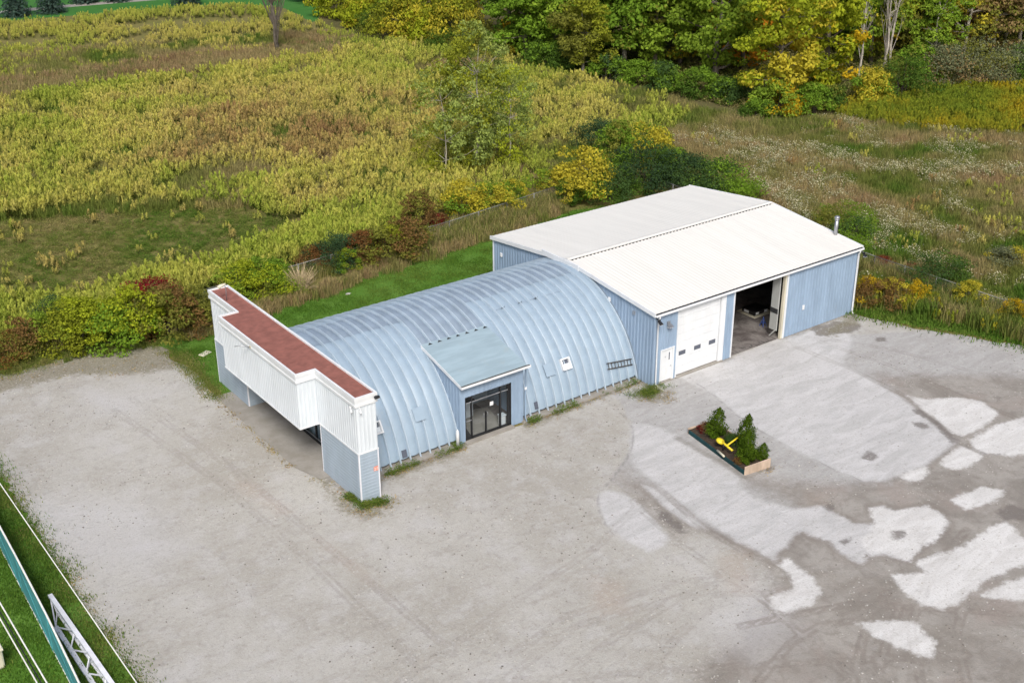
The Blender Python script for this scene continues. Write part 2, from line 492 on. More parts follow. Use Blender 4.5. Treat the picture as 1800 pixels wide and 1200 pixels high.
LOT = [(-35.3, 25.2), (-31.3, 25.7), (-26.6, 26.0), (-23.5, 25.2), (-21.4, 23.8), (-22.0, 21.5), (-21.5, 18.9), (-21.9, 14.6), (-19, 14), (-19, 1), (20, 1),
       (18.4, 0), (18.6, -.3), (19.9, -3.9), (21.9, -7.6), (24, -12), (30, -20), (52, -30), (52, -62), (-35.2, -62)]
def c5(*pts): return Gs([(1000+x/2.1425, 640+y/2.1425) for x, y in pts])
PALE = [
    c5((105, 485), (150, 470), (215, 490), (262, 520), (300, 560), (345, 610), (380, 650), (360, 690), (290, 705), (230, 672), (180, 640), (130, 595), (112, 540)),
    c5((270, 450), (330, 470), (420, 540), (500, 600), (520, 625), (470, 612), (400, 570), (330, 510)),
    np.concatenate([Gs([(1186, 661), (1262, 634), (1284, 628), (1372, 592), (1480, 566), (1500, 600)]), c5((1030, 0), (1080, 25), (1130, 55), (1190, 90), (1260, 130), (1310, 170), (1390, 235), (1460, 290), (1420, 330), (1340, 385), (1290, 400), (1190, 440), (1110, 440), (1010, 400), (900, 350), (780, 285), (660, 215), (545, 115))]),
    c5((235, 215), (330, 235), (430, 275), (560, 360), (640, 420), (640, 450), (680, 490), (740, 515), (850, 545), (960, 530), (1000, 555), (1080, 600), (1150, 600), (1150, 560), (1135, 540), (1180, 530), (1230, 550), (1350, 530), (1400, 560), (1430, 600), (1400, 650), (1330, 690), (1280, 740), (1200, 720), (1130, 725), (1100, 750), (1060, 740), (1010, 700), (980, 670), (920, 650), (880, 630), (850, 640), (830, 680), (790, 710), (780, 745), (700, 700), (620, 660), (530, 600), (430, 530), (340, 460), (230, 370)),
]
BRIGHT = [
    c5((820, 730), (880, 770), (930, 810), (935, 840), (965, 860), (930, 880), (920, 900), (870, 920), (800, 940), (755, 910), (760, 870), (840, 850), (835, 800), (790, 760)),
    c5((1220, 790), (1300, 785), (1340, 785), (1300, 745), (1400, 710), (1490, 680), (1590, 610), (1650, 590), (1700, 640), (1760, 700), (1760, 740), (1650, 780), (1560, 820), (1530, 850), (1470, 900), (1410, 925), (1330, 905), (1270, 870), (1240, 830)),
    c5((1590, 850), (1640, 820), (1714, 800), (1790, 800), (1790, 890), (1690, 890), (1600, 880), (1540, 870)),
    c5((1270, 115), (1340, 130), (1480, 125), (1560, 140), (1620, 180), (1600, 210), (1540, 250), (1480, 270), (1440, 260), (1400, 220), (1330, 170)),
    c5((1510, 290), (1540, 265), (1620, 225), (1714, 200), (1800, 200), (1800, 330), (1660, 350), (1600, 340), (1560, 340), (1520, 310)),
    c5((1400, 360), (1450, 320), (1480, 305), (1540, 330), (1560, 350), (1500, 390), (1440, 395), (1400, 380)),
    c5((1240, 420), (1290, 400), (1350, 388), (1360, 405), (1330, 440), (1280, 445)),
    c5((1435, 510), (1500, 480), (1560, 460), (1640, 470), (1640, 490), (1590, 520), (1500, 550), (1460, 530)),
    c5((1070, 970), (1180, 965), (1300, 965), (1340, 1010), (1385, 1040), (1370, 1100), (1320, 1100), (1230, 1060), (1150, 1020)),
    c5((1130, 545), (1180, 535), (1230, 552), (1350, 532), (1400, 560), (1425, 600), (1395, 650), (1330, 690), (1280, 735), (1200, 715), (1120, 700), (1090, 660), (1150, 610)),
    c5((1900, 600), (2000, 560), (2100, 640), (2050, 760), (1930, 720)),
]
WASH = [c5((700, 800), (860, 1000), (700, 1100), (500, 1000)),
        Gs([(60, 880), (260, 880), (330, 960), (250, 1010), (90, 980)]), Gs([(150, 690), (260, 690), (240, 730), (160, 730)])]
MUD = [c5((440, 590), (800, 790), (560, 1060), (420, 1260), (480, 1500), (2400, 1500), (2400, 40), (1150, 40), (1300, 170), (1450, 290), (1200, 440), (1100, 450), (660, 430), (900, 560), (600, 640)),
       c5((150, 430), (200, 400), (330, 470), (470, 600), (420, 650), (350, 590), (240, 500))]
ASPH = [np.concatenate([Gs([(1060, 690), (1090, 705), (1110, 745), (1105, 790), (1095, 810), (1070, 845)]), c5((400, 560), (800, 760), (2600, 1000), (2600, -200), (1060, -110), (440, 45), (200, 110))])]
DARK = [c5((950, 530), (1000, 520), (1010, 545), (980, 560)), c5((320, 540), (380, 560), (450, 630), (420, 640), (340, 580)),
        c5((1600, 560), (1660, 520), (1714, 540), (1790, 520), (1790, 590), (1640, 590)), c5((1290, 215), (1360, 225), (1370, 245), (1310, 240)),
        c5((1280, 170), (1320, 165), (1410, 230), (1470, 290), (1440, 300), (1370, 225)), c5((1085, 355), (1130, 325), (1175, 345), (1140, 365)), c5((1210, 625), (1260, 620), (1280, 640), (1250, 665), (1210, 660)),
        c5((1600, 120), (1640, 125), (1620, 140)), Gs([(1420, 578), (1470, 562), (1520, 572), (1500, 585), (1440, 592)]), Gs([(1538, 592), (1560, 592), (1560, 600), (1538, 600)]),
        c5((740, 395), (780, 380), (760, 410), (690, 420)), c5((1460, 290), (1560, 330), (1700, 345), (1700, 352), (1560, 342), (1480, 310)), c5((1010, 660), (1060, 650), (1080, 665), (1040, 680)), c5((1040, 720), (1080, 715), (1070, 735))]
RUST = [Gs([(405, 840), (450, 850), (510, 900), (490, 905), (430, 870)]), Gs([(560, 950), (640, 1000), (660, 1030), (600, 985)]), c5((560, 720), (680, 700), (680, 860), (600, 860)), c5((80, 800), (200, 820), (220, 940), (100, 930)), c5((900, 480), (960, 500), (960, 520), (900, 520))]
WEED = [Gs([(-200, 690), (0, 655), (130, 618), (300, 600), (335, 640), (260, 655), (120, 660), (0, 690)]), Gs([(1120, 682), (1150, 676), (1180, 690), (1170, 706), (1130, 704)]), Gs([(-60, 760), (-75, 760), (235, 1240), (245, 1240)]),
        Gs([(1440, 585), (1497, 552), (1520, 560), (1470, 590)]), Gs([(560, 838), (600, 872), (640, 895), (690, 880), (670, 905), (640, 912), (590, 885)]), Gs([(665, 835), (800, 790), (815, 783), (800, 800), (680, 845)]), Gs([(910, 745), (1000, 712), (1100, 670), (1100, 680), (1000, 722), (930, 752)])]
EDGE = [c5((150, 150), (205, 190), (240, 240), (243, 300), (215, 360), (165, 430), (108, 490), (112, 540), (140, 610), (190, 650)), c5((545, 115), (660, 215), (780, 285), (900, 350), (1010, 400), (1110, 440)), c5((545, 115), (450, 50))]
TRACK = [Gs(p) for p in ([(900, 1150), (1000, 1080), (1200, 1020), (1420, 1010)], [(880, 1200), (1010, 1100), (1210, 1045), (1440, 1040)], [(1330, 1200), (1390, 1130), (1440, 1100), (1500, 1090)], [(1500, 1200), (1515, 1130), (1530, 1080), (1560, 1040)],
                            [(1540, 1200), (1560, 1120), (1580, 1070)], [(1110, 880), (1200, 960), (1350, 1060), (1500, 1200)], [(1150, 850), (1240, 930), (1400, 1020)], [(980, 1200), (1080, 1120), (1180, 1060), (1250, 1020)], [(1130, 1200), (1180, 1130), (1250, 1060)],
                            [(1440, 600), (1560, 640), (1700, 700), (1800, 740)], [(1400, 610), (1500, 650), (1640, 720)], [(1420, 592), (1480, 600), (1560, 612), (1700, 650)], [(230, 700), (420, 830), (600, 980), (800, 1150)], [(200, 720), (390, 850), (560, 1000), (740, 1170)], [(1620, 1200), (1600, 1100), (1640, 1000), (1700, 930)],
                            [(1700, 1200), (1680, 1120), (1700, 1040)], [(700, 1200), (900, 1060), (1050, 960), (1140, 870)], [(850, 1200), (1300, 1170), (1700, 1150)], [(1300, 1100), (1500, 1060), (1800, 1080)])]
FOOT_SHADE = [[(-19.7, .85), (-13.4, .85)], [(-9, .85), (0, .9)], [(-.05, 1), (-.05, -.05), (.6, -.05)], [(5.9, -.06), (6.75, -.06)], [(11.6, -.05), (18.7, -.06)], [(-20.9, 3.2), (-20.9, -.9), (-19.7, -.9)], [(-3.1, -10.9), (-1.4, -10.9)], [(-3.12, -10.8), (-3.12, -5.6)]]  # lines that carry the painted contact shade
def lot_attrs(P):
    mn = lambda L: np.min([sdf(P, p) for p in L], 0)
    return dict(pale=mn(PALE), bright=mn(BRIGHT), wash=mn(WASH), mud=mn(MUD), asphalt=mn(ASPH), dark=mn(DARK), rust=mn(RUST), weed=mn(WEED),
                foot=np.min([linedist(P, l) for l in FOOT_SHADE], 0), edge=np.min([linedist(P, l) for l in EDGE], 0), track=np.min([linedist(P, l) for l in TRACK], 0))
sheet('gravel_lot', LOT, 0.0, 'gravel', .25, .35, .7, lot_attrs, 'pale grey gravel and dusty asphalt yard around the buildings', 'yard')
LAWN = [(-22.4, 25.0), (-17.7, 24.6), (-12, 25.2), (-1.3, 26.6), (10, 27.6), (17, 28.5), (21, 27), (22, 14), (18.8, 14), (-19, 14.2), (-21.5, 14.4), (-21.1, 18.9), (-21.3, 21.6)]
sheet('lawn', LAWN, .006, 'lawn', .3, .22, 1.1, None, 'mown green lawn strip behind the arched building', 'lawn')
VERGE_L = [(-35.1, 40), (-34.9, 20), (-35.1, 0), (-35.2, -62), (-50, -62), (-50, 40)]
sheet('roadside_grass', VERGE_L, .006, 'lawn', .35, .32, 1.3, None, 'green roadside grass along the gravel yard', 'grass')
VERGE_R = [(18.75, 0), (20.2, -3.7), (22.2, -7.3), (24.3, -11.8), (30.3, -19.6), (54, -29.5), (54, -24), (33, -14.5), (26.8, -8), (24.6, -2.5), (22.5, 3), (20, 6), (18.75, 6)]
sheet('verge', VERGE_R, .005, 'verge', .3, .25, 1.0, None, 'bright green grass verge along the right edge of the yard', 'grass')
FARLAWN = Gs([(-600, 80), (0, 38), (130, 28), (280, 16), (430, 8), (470, 14), (500, 12), (545, 40), (572, 34), (600, -40), (620, -120), (-600, -60)])
sheet('far_lawn', FARLAWN, .004, 'far_lawn', 1.2, .8, .3, None, 'mown bright green lawn far behind the field', 'lawn')
pp = [G(-300, 52), G(0, 22), G(130, 10), G(290, -3), G(420, -14)]
mb = MB()
for a, b in zip(pp[:-1], pp[1:]):
    d = (b-a); d /= np.linalg.norm(d); n_ = np.array([-d[1], d[0], 0])*1.3
    mb.quad(a-n_+[0, 0, .012], b-n_+[0, 0, .012], b+n_+[0, 0, .012], a+n_+[0, 0, .012])
tag(mb.build('path', 'concrete'), 'pale path crossing the far lawn', 'path', kind='structure')
WOOD = Gs([(560, 40), (640, 62), (760, 100), (870, 112), (1000, 135), (1150, 165), (1250, 195), (1340, 222), (1460, 205), (1560, 185), (1650, 155), (1800, 148), (2300, 130), (2500, -200), (1500, -250), (560, -150)])
sheet('wood_floor', WOOD, .005, 'wood_floor', 1.2, .7, .4, None, 'dark leaf litter floor under the trees', 'ground')
sheet('concrete_slab', [(-21.95, 14.75), (-20.86, 14.75), (-20.86, 12.3), (-19.7, 12.3), (-19.7, 3.2), (-20.86, 3.2), (-20.86, 2.4), (-21.4, 2.5), (-21.95, 4.4)], .035, 'concrete', .12, .02, 2, None, 'stained concrete slab under the white canopy front', 'slab')

# ------------------------------------------------------------------ metal shed
SL, SW, SH, SR = 18.68, 16.48, 4.9, .85
shed = thing('metal_shed', 'pale blue metal shed with low white gable roof and open doorway', 'building')
ZT = SH-.12
def roof_z(y): return SH+SR*(1-abs(y-SW/2)/(SW/2))
mb = MB()
OPEN = [(.60, 1.72, 0, 2.26), (1.93, 5.87, 0, 4.60), (6.75, 11.55, 0, 4.64)]
def wall_rects(fn):
    x = 0.0
    for a, b, z0, z1 in OPEN:
        if a > x: fn(x, a, .02, ZT)
        fn(a, b, z1, ZT); x = b
    fn(x, SL, .02, ZT)
wall_rects(lambda a, b, z0, z1: ribbed(mb, fr_negy(0.0), a, b, z0, z1, .295, .10, .028))
mb.build('front_wall', 'blue_wall', shed)
mb = MB()
wall_rects(lambda a, b, z0, z1: mb.quad((a, .16, z0), (b, .16, z0), (b, .16, z1), (a, .16, z1)))
for x in (.16, SL-.16): mb.quad((x, .16, .02), (x, SW-.16, .02), (x, SW-.16, ZT), (x, .16, ZT))
mb.quad((.16, SW-.16, .02), (SL-.16, SW-.16, .02), (SL-.16, SW-.16, ZT), (.16, SW-.16, ZT))
for y0, y1 in ((.1, SW/2), (SW/2, SW-.1)):
    mb.quad((.1, y0, roof_z(y0)-.14), (SL-.1, y0, roof_z(y0)-.14), (SL-.1, y1, roof_z(y1)-.14), (.1, y1, roof_z(y1)-.14))
mb.build('inner_lining', 'liner', shed)
rz = lambda u: roof_z(u)-.06
rz.__dict__['peak'] = SW/2
mb = MB(); ribbed(mb, fr_negx(0.0), 0, SW, .02, rz, .295, .10, .028)
mb.build('gable_wall', 'blue_wall', shed)
mb = MB(); ribbed(mb, fr_posx(SL), 0, SW, .02, rz, .295, .10, .028)
mb.build('gable_wall', 'blue_wall', shed)
mb = MB(); ribbed(mb, fr_posy(SW), 0, SL, .02, ZT, .295, .10, .028)
mb.build('back_wall', 'blue_wall', shed)
OV = .12
mb = MB(); ribbed(mb, lambda u, v, d: (u, v, roof_z(max(v, -OV))+d), -OV, SL+OV, -OV-.05, SW/2, .305, .06, .011, .04)
mb.build('roof', 'white_roof', shed)
mb = MB(); ribbed(mb, lambda u, v, d: (u, SW-v, roof_z(SW-v)+d), -OV, SL+OV, -OV-.05, SW/2, .305, .06, .011, .04)
mb.build('roof', 'white_roof', shed)
mb = MB()
zc = SH+SR+.085
for s in (-1, 1):
    y1 = SW/2+s*.22
    mb.quad((-OV, SW/2, zc), (SL+OV, SW/2, zc), (SL+OV, y1, roof_z(y1)+.062), (-OV, y1, roof_z(y1)+.062))
mb.build('ridge_cap', 'white_roof', shed)
mb = MB()
for i in range(0, 61):
    x = i*.305+.305/2
    y1 = SW/2-.235
    mb.box(x-.07, x+.07, y1-.02, y1+.01, roof_z(y1)-.01, roof_z(y1)+.050)
tag(mb.build('ridge_gap_shade', 'dark_metal', shed), kind='stuff')  # dark blocks added as the shade of gaps under the ridge cap
for x, sx in ((-OV-.03, -1), (SL+OV+.03, 1)):
    mb = MB()
    for y0, y1 in ((-OV-.06, SW/2), (SW/2, SW+OV+.06)):
        z0, z1 = roof_z(y0), roof_z(y1)
        a = x-.025; b = x+.025
        for q in ((a, b),):
            P = [(q[0], y0, z0-.20), (q[1], y0, z0-.20), (q[1], y1, z1-.20), (q[0], y1, z1-.20), (q[0], y0, z0+.06), (q[1], y0, z0+.06), (q[1], y1, z1+.06), (q[0], y1, z1+.06)]
            i = len(mb.v); mb.v += P
            mb.f += [tuple(i+j for j in f) for f in ((0, 3, 2, 1), (4, 5, 6, 7), (0, 1, 5, 4), (1, 2, 6, 5), (2, 3, 7, 6), (3, 0, 4, 7))]
    mb.build('rake_trim', 'white_paint', shed)
# folded end of the rake trim that laps onto the arch near the ridge
mb = MB(); mb.box(-.20, -.10, 7.0, 10.8, 5.36, 5.72); mb.build('flashing', 'white_paint', shed)
g = MB().box(-OV, SL+OV, -.30, -.17, 4.70, 4.84).build('gutter', 'white_paint', shed)
MB().box(-OV+.02, SL+OV-.02, -.255, -.175, 4.8405, 4.844).build('gutter_trough', 'liner', g)
MB().box(-OV, SL+OV, -.165, -.035, 4.715, 4.80).build('soffit', 'dark_metal', shed)
MB().box(-.03, SL+.03, -.065, -.032, 4.60, 4.712).build('eave_flashing', 'blue_wall', shed)
for x in (.20, SL-.17):
    mb = MB(); mb.tube([(x, -.235, 4.70), (x, -.20, 4.52), (x, -.095, 4.38), (x, -.095, .28), (x+.0, -.13, .12), (x, -.30, .05)], .05, 8)
    mb.build('downspout', 'white_paint', shed, True)
for x0, x1 in ((-.045, .09), (SL-.09, SL+.045)):
    MB().box(x0, x1, -.042, .08, .03, 4.69).build('corner_trim', 'white_paint' if x0 > 1 else 'blue_wall', shed)
MB().box(-.045, .06, SW-.05, SW+.045, .03, 4.7).build('corner_trim', 'white_paint', shed)
# overhead door: eight insulated sections, one with three small panes
door = MB().box(1.98, 5.60, .125, .15, .10, 4.56).build('overhead_door', 'white_paint', shed)
nsec = 8; hz = (4.54-.12)/nsec
sec_me = MB().box(2.0, 5.58, .075, .124, .004, hz-.012).mesh('door_section', 'white_paint')
for i in range(nsec):
    o = link('door_section', sec_me, door); o.location.z = .12+i*hz
    b = o.modifiers.new('bevel', 'BEVEL'); b.width = .008
for x in (2.22, 3.52, 4.80):
    p = MB().box(x, x+.56, .062, .074, 1.42, 1.70).build('door_window', 'dark_glass', door)
MB().box(5.62, 5.93, -.02, .13, .06, 4.62).build('door_jamb', 'white_paint', shed)
MB().box(1.88, 1.97, -.045, .13, .06, 4.64).build('door_jamb', 'white_paint', shed)
MB().box(1.97, 5.62, -.045, .13, 4.562, 4.64).build('door_head', 'white_paint', shed)
MB().box(5.93, 5.99, -.055, .0, .05, 4.66).build('door_trim', 'white_paint', shed)
MB().box(1.9, 6.0, -.12, .3, .005, .075).build('door_sill', 'concrete', shed)
# walk door
wd = MB().box(.66, 1.60, .03, .07, .09, 2.18).build('walk_door', 'white_paint', shed, bevel=.006)
MB().box(1.335, 1.415, .020, .029, 1.42, 1.92).build('vision_pane', 'dark_glass', wd)
MB().tube([(1.50, .028, 1.02), (1.50, -.05, 1.02), (1.40, -.055, 1.02)], .016, 8).build('handle', 'galv', wd)
MB().poly([(.98, .027, 1.72), (1.05, .027, 1.62), (1.12, .027, 1.72), (1.07, .027, 1.72), (1.05, .027, 1.68), (1.03, .027, 1.72)]).build('notice', 'galv', wd)
mb = MB(); mb.box(.585, .655, -.045, .1, .06, 2.26); mb.box(1.605, 1.73, -.045, .1, .06, 2.26); mb.box(.655, 1.605, -.045, .1, 2.185, 2.26)
mb.build('door_frame', 'white_paint', shed)
MB().box(.58, 1.75, -.10, .1, .005, .06).build('door_sill', 'concrete', shed)
# open doorway
MB().box(6.70, 6.78, -.05, .17, .02, 4.68).build('door_jamb', 'white_paint', shed)
MB().box(6.78, 11.40, -.05, .17, 4.60, 4.68).build('door_head', 'white_paint', shed)
MB().box(11.40, 11.56, -.02, .17, .02, 4.68).build('door_jamb', 'cream', shed)
MB().box(11.56, 11.70, -.06, .0, .02, 4.72).build('door_trim', 'white_paint', shed)
leaf = MB().box(11.22, 11.29, .22, .86, .55, 4.5).build('door_leaf', 'grey_door', shed, bevel=.01)
MB().box(11.205, 11.218, .22, .86, 1.75, 2.1).build('hinge_band', 'liner', leaf)
MB().beam((11.2, .75, .05), (11.25, .3, .62), .07).build('drop_arm', 'grey_door', leaf)
MB().box(.2, SL-.2, .12, SW-.2, -.006, .012).build('floor', 'shed_floor', shed)
# lamps and small fittings
def lamp(parent, p, rz_=0, body='galv', s=1.0):
    x, y, z = p
    o = MB().box(x-.10*s, x+.10*s, y-.03, y+.05*s, z, z+.16*s).build('wall_lamp', body, parent)
    MB().poly([(x-.15*s, y-.04, z+.02), (x+.15*s, y-.04, z+.02), (x+.17*s, y-.26*s, z-.12*s), (x-.17*s, y-.26*s, z-.12*s)]).build('lamp_hood', body, o)
    MB().box(x-.13*s, x+.13*s, y-.24*s, y-.05, z-.16*s, z-.125*s).build('lamp_lens', 'white_paint', o)
    return o
lamp(shed, (1.10, -.05, 3.9), 0, 'galv', 1.1)
lamp(shed, (.02, -.36, 4.42), 0, 'dark_metal', .9)
MB().beam((.02, -.33, 4.5), (.02, 0, 4.62), .04).build('lamp_bracket', 'dark_metal', shed)
lamp(shed, (SL+.05, -.36, 4.40), 0, 'dark_metal', .9)
MB().beam((SL+.05, -.33, 4.48), (SL+.02, 0, 4.62), .04).build('lamp_bracket', 'dark_metal', shed)
MB().box(13.30, 13.48, -.10, -.02, 1.62, 1.95).build('meter_box', 'white_paint', shed, bevel=.02)
for y, z in ((1.8, 4.3), (4.1, 4.4), (15.5, 3.85)):
    MB().box(-.10, -.02, y-.10, y+.10, z-.13, z+.13).build('wall_vent', 'galv' if y < 3 else 'white_paint', shed, bevel=.015)
mb = MB(); mb.tube([(SL-.05, 2.1, 4.9), (SL-.05, 2.1, 6.25)], .13, 14); fl = mb.build('flue', 'galv', shed, True)
mb = MB(); mb.tube([(SL-.05, 2.1, 6.18), (SL-.05, 2.1, 6.28)], .165, 14); mb.tube([(SL-.05, 2.1, 6.30), (SL-.05, 2.1, 6.40), (SL-.05, 2.1, 6.46)], [.19, .19, .12], 14)
mb.build('flue_cap', 'galv', fl, True)

# ------------------------------------------------------------------ arched hut
YC, ZC, RR = 8.15, -1.55, 7.15
hut = thing('arched_hut', 'light blue ribbed steel arch hut between the white front and the shed', 'building')
NP = 31; X0 = -19.65; PT = 19.60/NP
PROFILE = [(0, -.125), (.07, -.088), (.18, -.066), (.31, -.066), (.43, -.092), (.530, -.145), (.552, -.008), (.566, 0), (.600, 0), (.612, -.010), (PT, -.125)]
BASE_Z = [.26]*6+[.04]*5
def arch_pt(x, th, dr):
    r = RR+dr
    return (x, YC-r*math.sin(th), ZC+r*math.cos(th))
TH_B = math.acos((.10-ZC)/RR)
def arch_mesh(name, t0, t1, seg, prof, off, mat):
    ths = np.linspace(0, 1, seg+1); Vv = []
    for f in ths:
        for (dx, dr), bz in zip(prof, BASE_Z):
            a = -math.acos((bz-ZC)/(RR+dr)) if t0 is None else t0
            b = math.acos((bz-ZC)/(RR+dr)) if t1 is None else t1
            Vv.append(arch_pt(dx, a+(b-a)*f, dr+off))
    n = len(prof); Ff = [(a*n+b, a*n+b+1, (a+1)*n+b+1, (a+1)*n+b) for a in range(seg) for b in range(n-1)]
    m = MB(); m.v = Vv; m.f = Ff
    me = m.mesh(name, mat); me.shade_smooth(); me.set_sharp_from_angle(angle=R(22))
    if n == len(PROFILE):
        me.materials.append(MATS['arch_rib_lit'])
        for i_, p_ in enumerate(me.polygons): p_.material_index = 1 if i_ % (n-1) in (5, 6, 7, 8) else 0  # rib faces get the painted-in light tone
    return me
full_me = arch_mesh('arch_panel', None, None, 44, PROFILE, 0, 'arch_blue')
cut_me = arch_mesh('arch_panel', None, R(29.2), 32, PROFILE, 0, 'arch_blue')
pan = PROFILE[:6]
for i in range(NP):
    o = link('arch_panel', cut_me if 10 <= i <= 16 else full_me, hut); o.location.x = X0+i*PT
crown_me = {}
for i in range(1, NP-1):
    t1 = R(29.6) if 10 <= i <= 16 else R(9.6+random.uniform(-.35, .35))
    t0 = R(-8.8+random.uniform(-.5, .5))
    m = arch_mesh('crown_sheet', t0, t1, 14 if t1 > .3 else 8, pan, .014, 'arch_crown')
    o = link('crown_sheet', m, hut); o.location.x = X0+i*PT
# seams where the curved sheets lap further down
seam_me = arch_mesh('lap_strip', R(20.2), R(20.7), 1, pan, .008, 'arch_crown')
for i in (19, 22, 23, 25, 26):
    o = link('lap_strip', seam_me, hut); o.location.x = X0+i*PT
def patch_box(x0, x1, t0, t1, r0, r1, mat, name, parent, bev=0):
    m = MB(); n = 3; i0 = 0
    ths = np.linspace(t0, t1, n)
    for t in ths:
        for r in (r0, r1):
            for x in (x0, x1): m.v.append(arch_pt(x, t, r))
    for a in range(n-1):
        b = a*4; c = b+4
        m.f += [(b+2, b+3, c+3, c+2), (b, c, c+1, b+1), (b, b+2, c+2, c), (b+1, c+1, c+3, b+3)]
    m.f += [(0, 1, 3, 2), (4*(n-1), 4*(n-1)+2, 4*(n-1)+3, 4*(n-1)+1)]
    return m.build(name, mat, parent)
def hut_window(x0, x1):
    w = patch_box(x0, x1, R(55.3), R(56.0), -.08, .12, 'white_paint', 'window', hut)
    patch_box(x0, x1, R(60.3), R(61.0), -.08, .12, 'white_paint', 'sill', w)
    patch_box(x0, x0+.09, R(56.03), R(60.27), -.08, .12, 'white_paint', 'frame', w)
    patch_box(x1-.09, x1, R(56.03), R(60.27), -.08, .12, 'white_paint', 'frame', w)
    patch_box(x0+.10, x1-.10, R(56.1), R(58.0), -.07, -.02, 'dark_glass', 'pane', w)
    patch_box(x0+.10, x1-.10, R(58.05), R(60.2), -.07, .0, 'white_siding', 'infill', w)
hut_window(-5.45, -4.78); hut_window(-18.45, -17.80)
for x in (-15.76, -6.70):
    patch_box(x, x+.66, R(55.3), R(61.3), .02, .045, 'arch_blue', 'cover_plate', hut)
for x, t in ((-7.95, 72.2), (-17.02, 72.8)):
    patch_box(x, x+.30, R(t-1.6), R(t+1.8), -.06, -.02, 'dark_glass', 'vent', hut)
for x in (-7.25, -5.98, -4.78):
    m = MB(); m.poly([arch_pt(x, R(20.3), -.045), arch_pt(x+.36, R(20.0), -.05), arch_pt(x+.42, R(19.3), -.045), arch_pt(x+.2, R(20.9), -.045)])
    m.build('torn_flap', 'dark_metal', hut)
for xa, xb in ((-19.6, -13.52), (-9.1, -.12)):
    MB().box(xa, xb, .90, 1.62, -.01, .10).build('footing', 'concrete', hut)
MB().box(-19.6, -.12, 14.75, 15.4, -.01, .12).build('footing', 'concrete', hut)
MB().box(-19.3, -.2, 1.65, 14.7, -.008, .02).build('floor', 'shed_floor', hut)
# closing strip and dark joint between the arch and the shed
o = link('flashing', arch_mesh('flashing', -TH_B, TH_B, 40, [(-.055, -.10), (-.03, .05), (-.01, .05)], 0, 'arch_crown'), hut)
# entrance porch
EX0, EX1, EY = X0+10*PT+.0, X0+17*PT-.10, 1.10
mb = MB(); q = lambda x, y, o_: (x, y, 3.72+(y-.85)/3.9*.98+o_)
mb.v = [q(EX0-.10, .88, 0), q(EX1+.10, .88, 0), q(EX1+.10, 4.85, 0), q(EX0-.10, 4.85, 0), q(EX0-.10, .88, .05), q(EX1+.10, .88, .05), q(EX1+.10, 4.85, .05), q(EX0-.10, 4.85, .05)]
mb.f = [(0, 3, 2, 1), (4, 5, 6, 7), (0, 1, 5, 4), (1, 2, 6, 5), (2, 3, 7, 6), (3, 0, 4, 7)]
porch = mb.build('entrance_porch', 'entry_roof', hut)
for fr in (fr_negx(EX0), fr_posx(EX1)):
    top = lambda u: 3.70+(u-.85)/(4.75-.85)*.98
    mb = MB(); ribbed(mb, fr, EY, 4.72, .03, top, .295, .10, .02)
    mb.build('porch_side_wall', 'blue_wall', porch)
DX0, DX1, DZ0, DZ1 = -13.02, -9.84, .16, 2.84
mb = MB()
for a, b, z0, z1 in ((EX0, DX0, .03, 3.72), (DX1, EX1, .03, 3.72), (DX0, DX1, DZ1, 3.72)):
    ribbed(mb, fr_negy(EY), a, b, z0, z1, .295, .10, .014)
mb.build('porch_wall', 'blue_wall', porch)
rc_me = MB().poly([(0, 4.62, 4.735), (.30, 4.62, 4.735), (.15, 4.76, 4.79)]).mesh('rib_closure', 'liner')
for i in range(0, 7): link('rib_closure', rc_me, porch).location.x = EX0+i*PT+.28
MB().box(EX0-.13, EX1+.30, .74, .875, 3.60, 3.735).build('porch_gutter', 'white_paint', porch)
MB().box(EX0-.10, EX1+.27, .765, .865, 3.7355, 3.741).build('gutter_trough', 'bark_dark', porch)
mb = MB()
mb.v = [(EX0-.13, .875, 3.60), (EX0-.105, .875, 3.60), (EX0-.105, 4.8, 4.58), (EX0-.13, 4.8, 4.58), (EX0-.13, .875, 3.79), (EX0-.105, .875, 3.79), (EX0-.105, 4.8, 4.775), (EX0-.13, 4.8, 4.775)]
mb.f = [(0, 3, 2, 1), (4, 5, 6, 7), (0, 1, 5, 4), (1, 2, 6, 5), (2, 3, 7, 6), (3, 0, 4, 7)]
mb.build('rake_trim', 'white_paint', porch)
mb = MB(); mb.tube([(EX1+.16, .82, 3.6), (EX1+.12, 1.02, 3.4), (EX1+.10, 1.03, .3), (EX1+.10, .85, .14)], .045, 8); mb.build('downspout', 'blue_wall', porch, True)
MB().box(EX1+.02, EX1+.16, .95, 1.0, 2.15, 2.3).build('strap_bracket', 'white_paint', porch)
# aluminium glass entrance
fz = MB()
def fb(x0, x1, z0, z1, d=.10): fz.box(x0, x1, EY+.02, EY+.02+d, z0, z1)
M1, M2 = -12.55, -10.58
fb(DX0, DX0+.07, DZ0, DZ1); fb(DX1-.10, DX1, DZ0, DZ1); fb(M1-.035, M1+.035, DZ0, DZ1, .11); fb(M2-.045, M2+.045, DZ0, DZ1, .11)
fb(DX0, DX1, DZ1-.05, DZ1, .105); fb(DX0, DX1, DZ0-.04, DZ0+.08, .105); fb(-11.60, -11.54, DZ0+.08, 1.5, .105)
fb(DX1-.24, DX1-.17, DZ0, DZ1, .105)
fz.build('door_frame', 'dark_metal', porch)
for a, b, z in ((DX0+.07, M1-.035, 2.43), (M1+.035, M2-.045, 2.43), (M2+.045, DX1-.24, 2.43), (DX0+.07, M1-.035, 1.3)):
    MB().box(a, b, EY, EY+.018, z, z+.06).build('transom_bar', 'galv', porch)
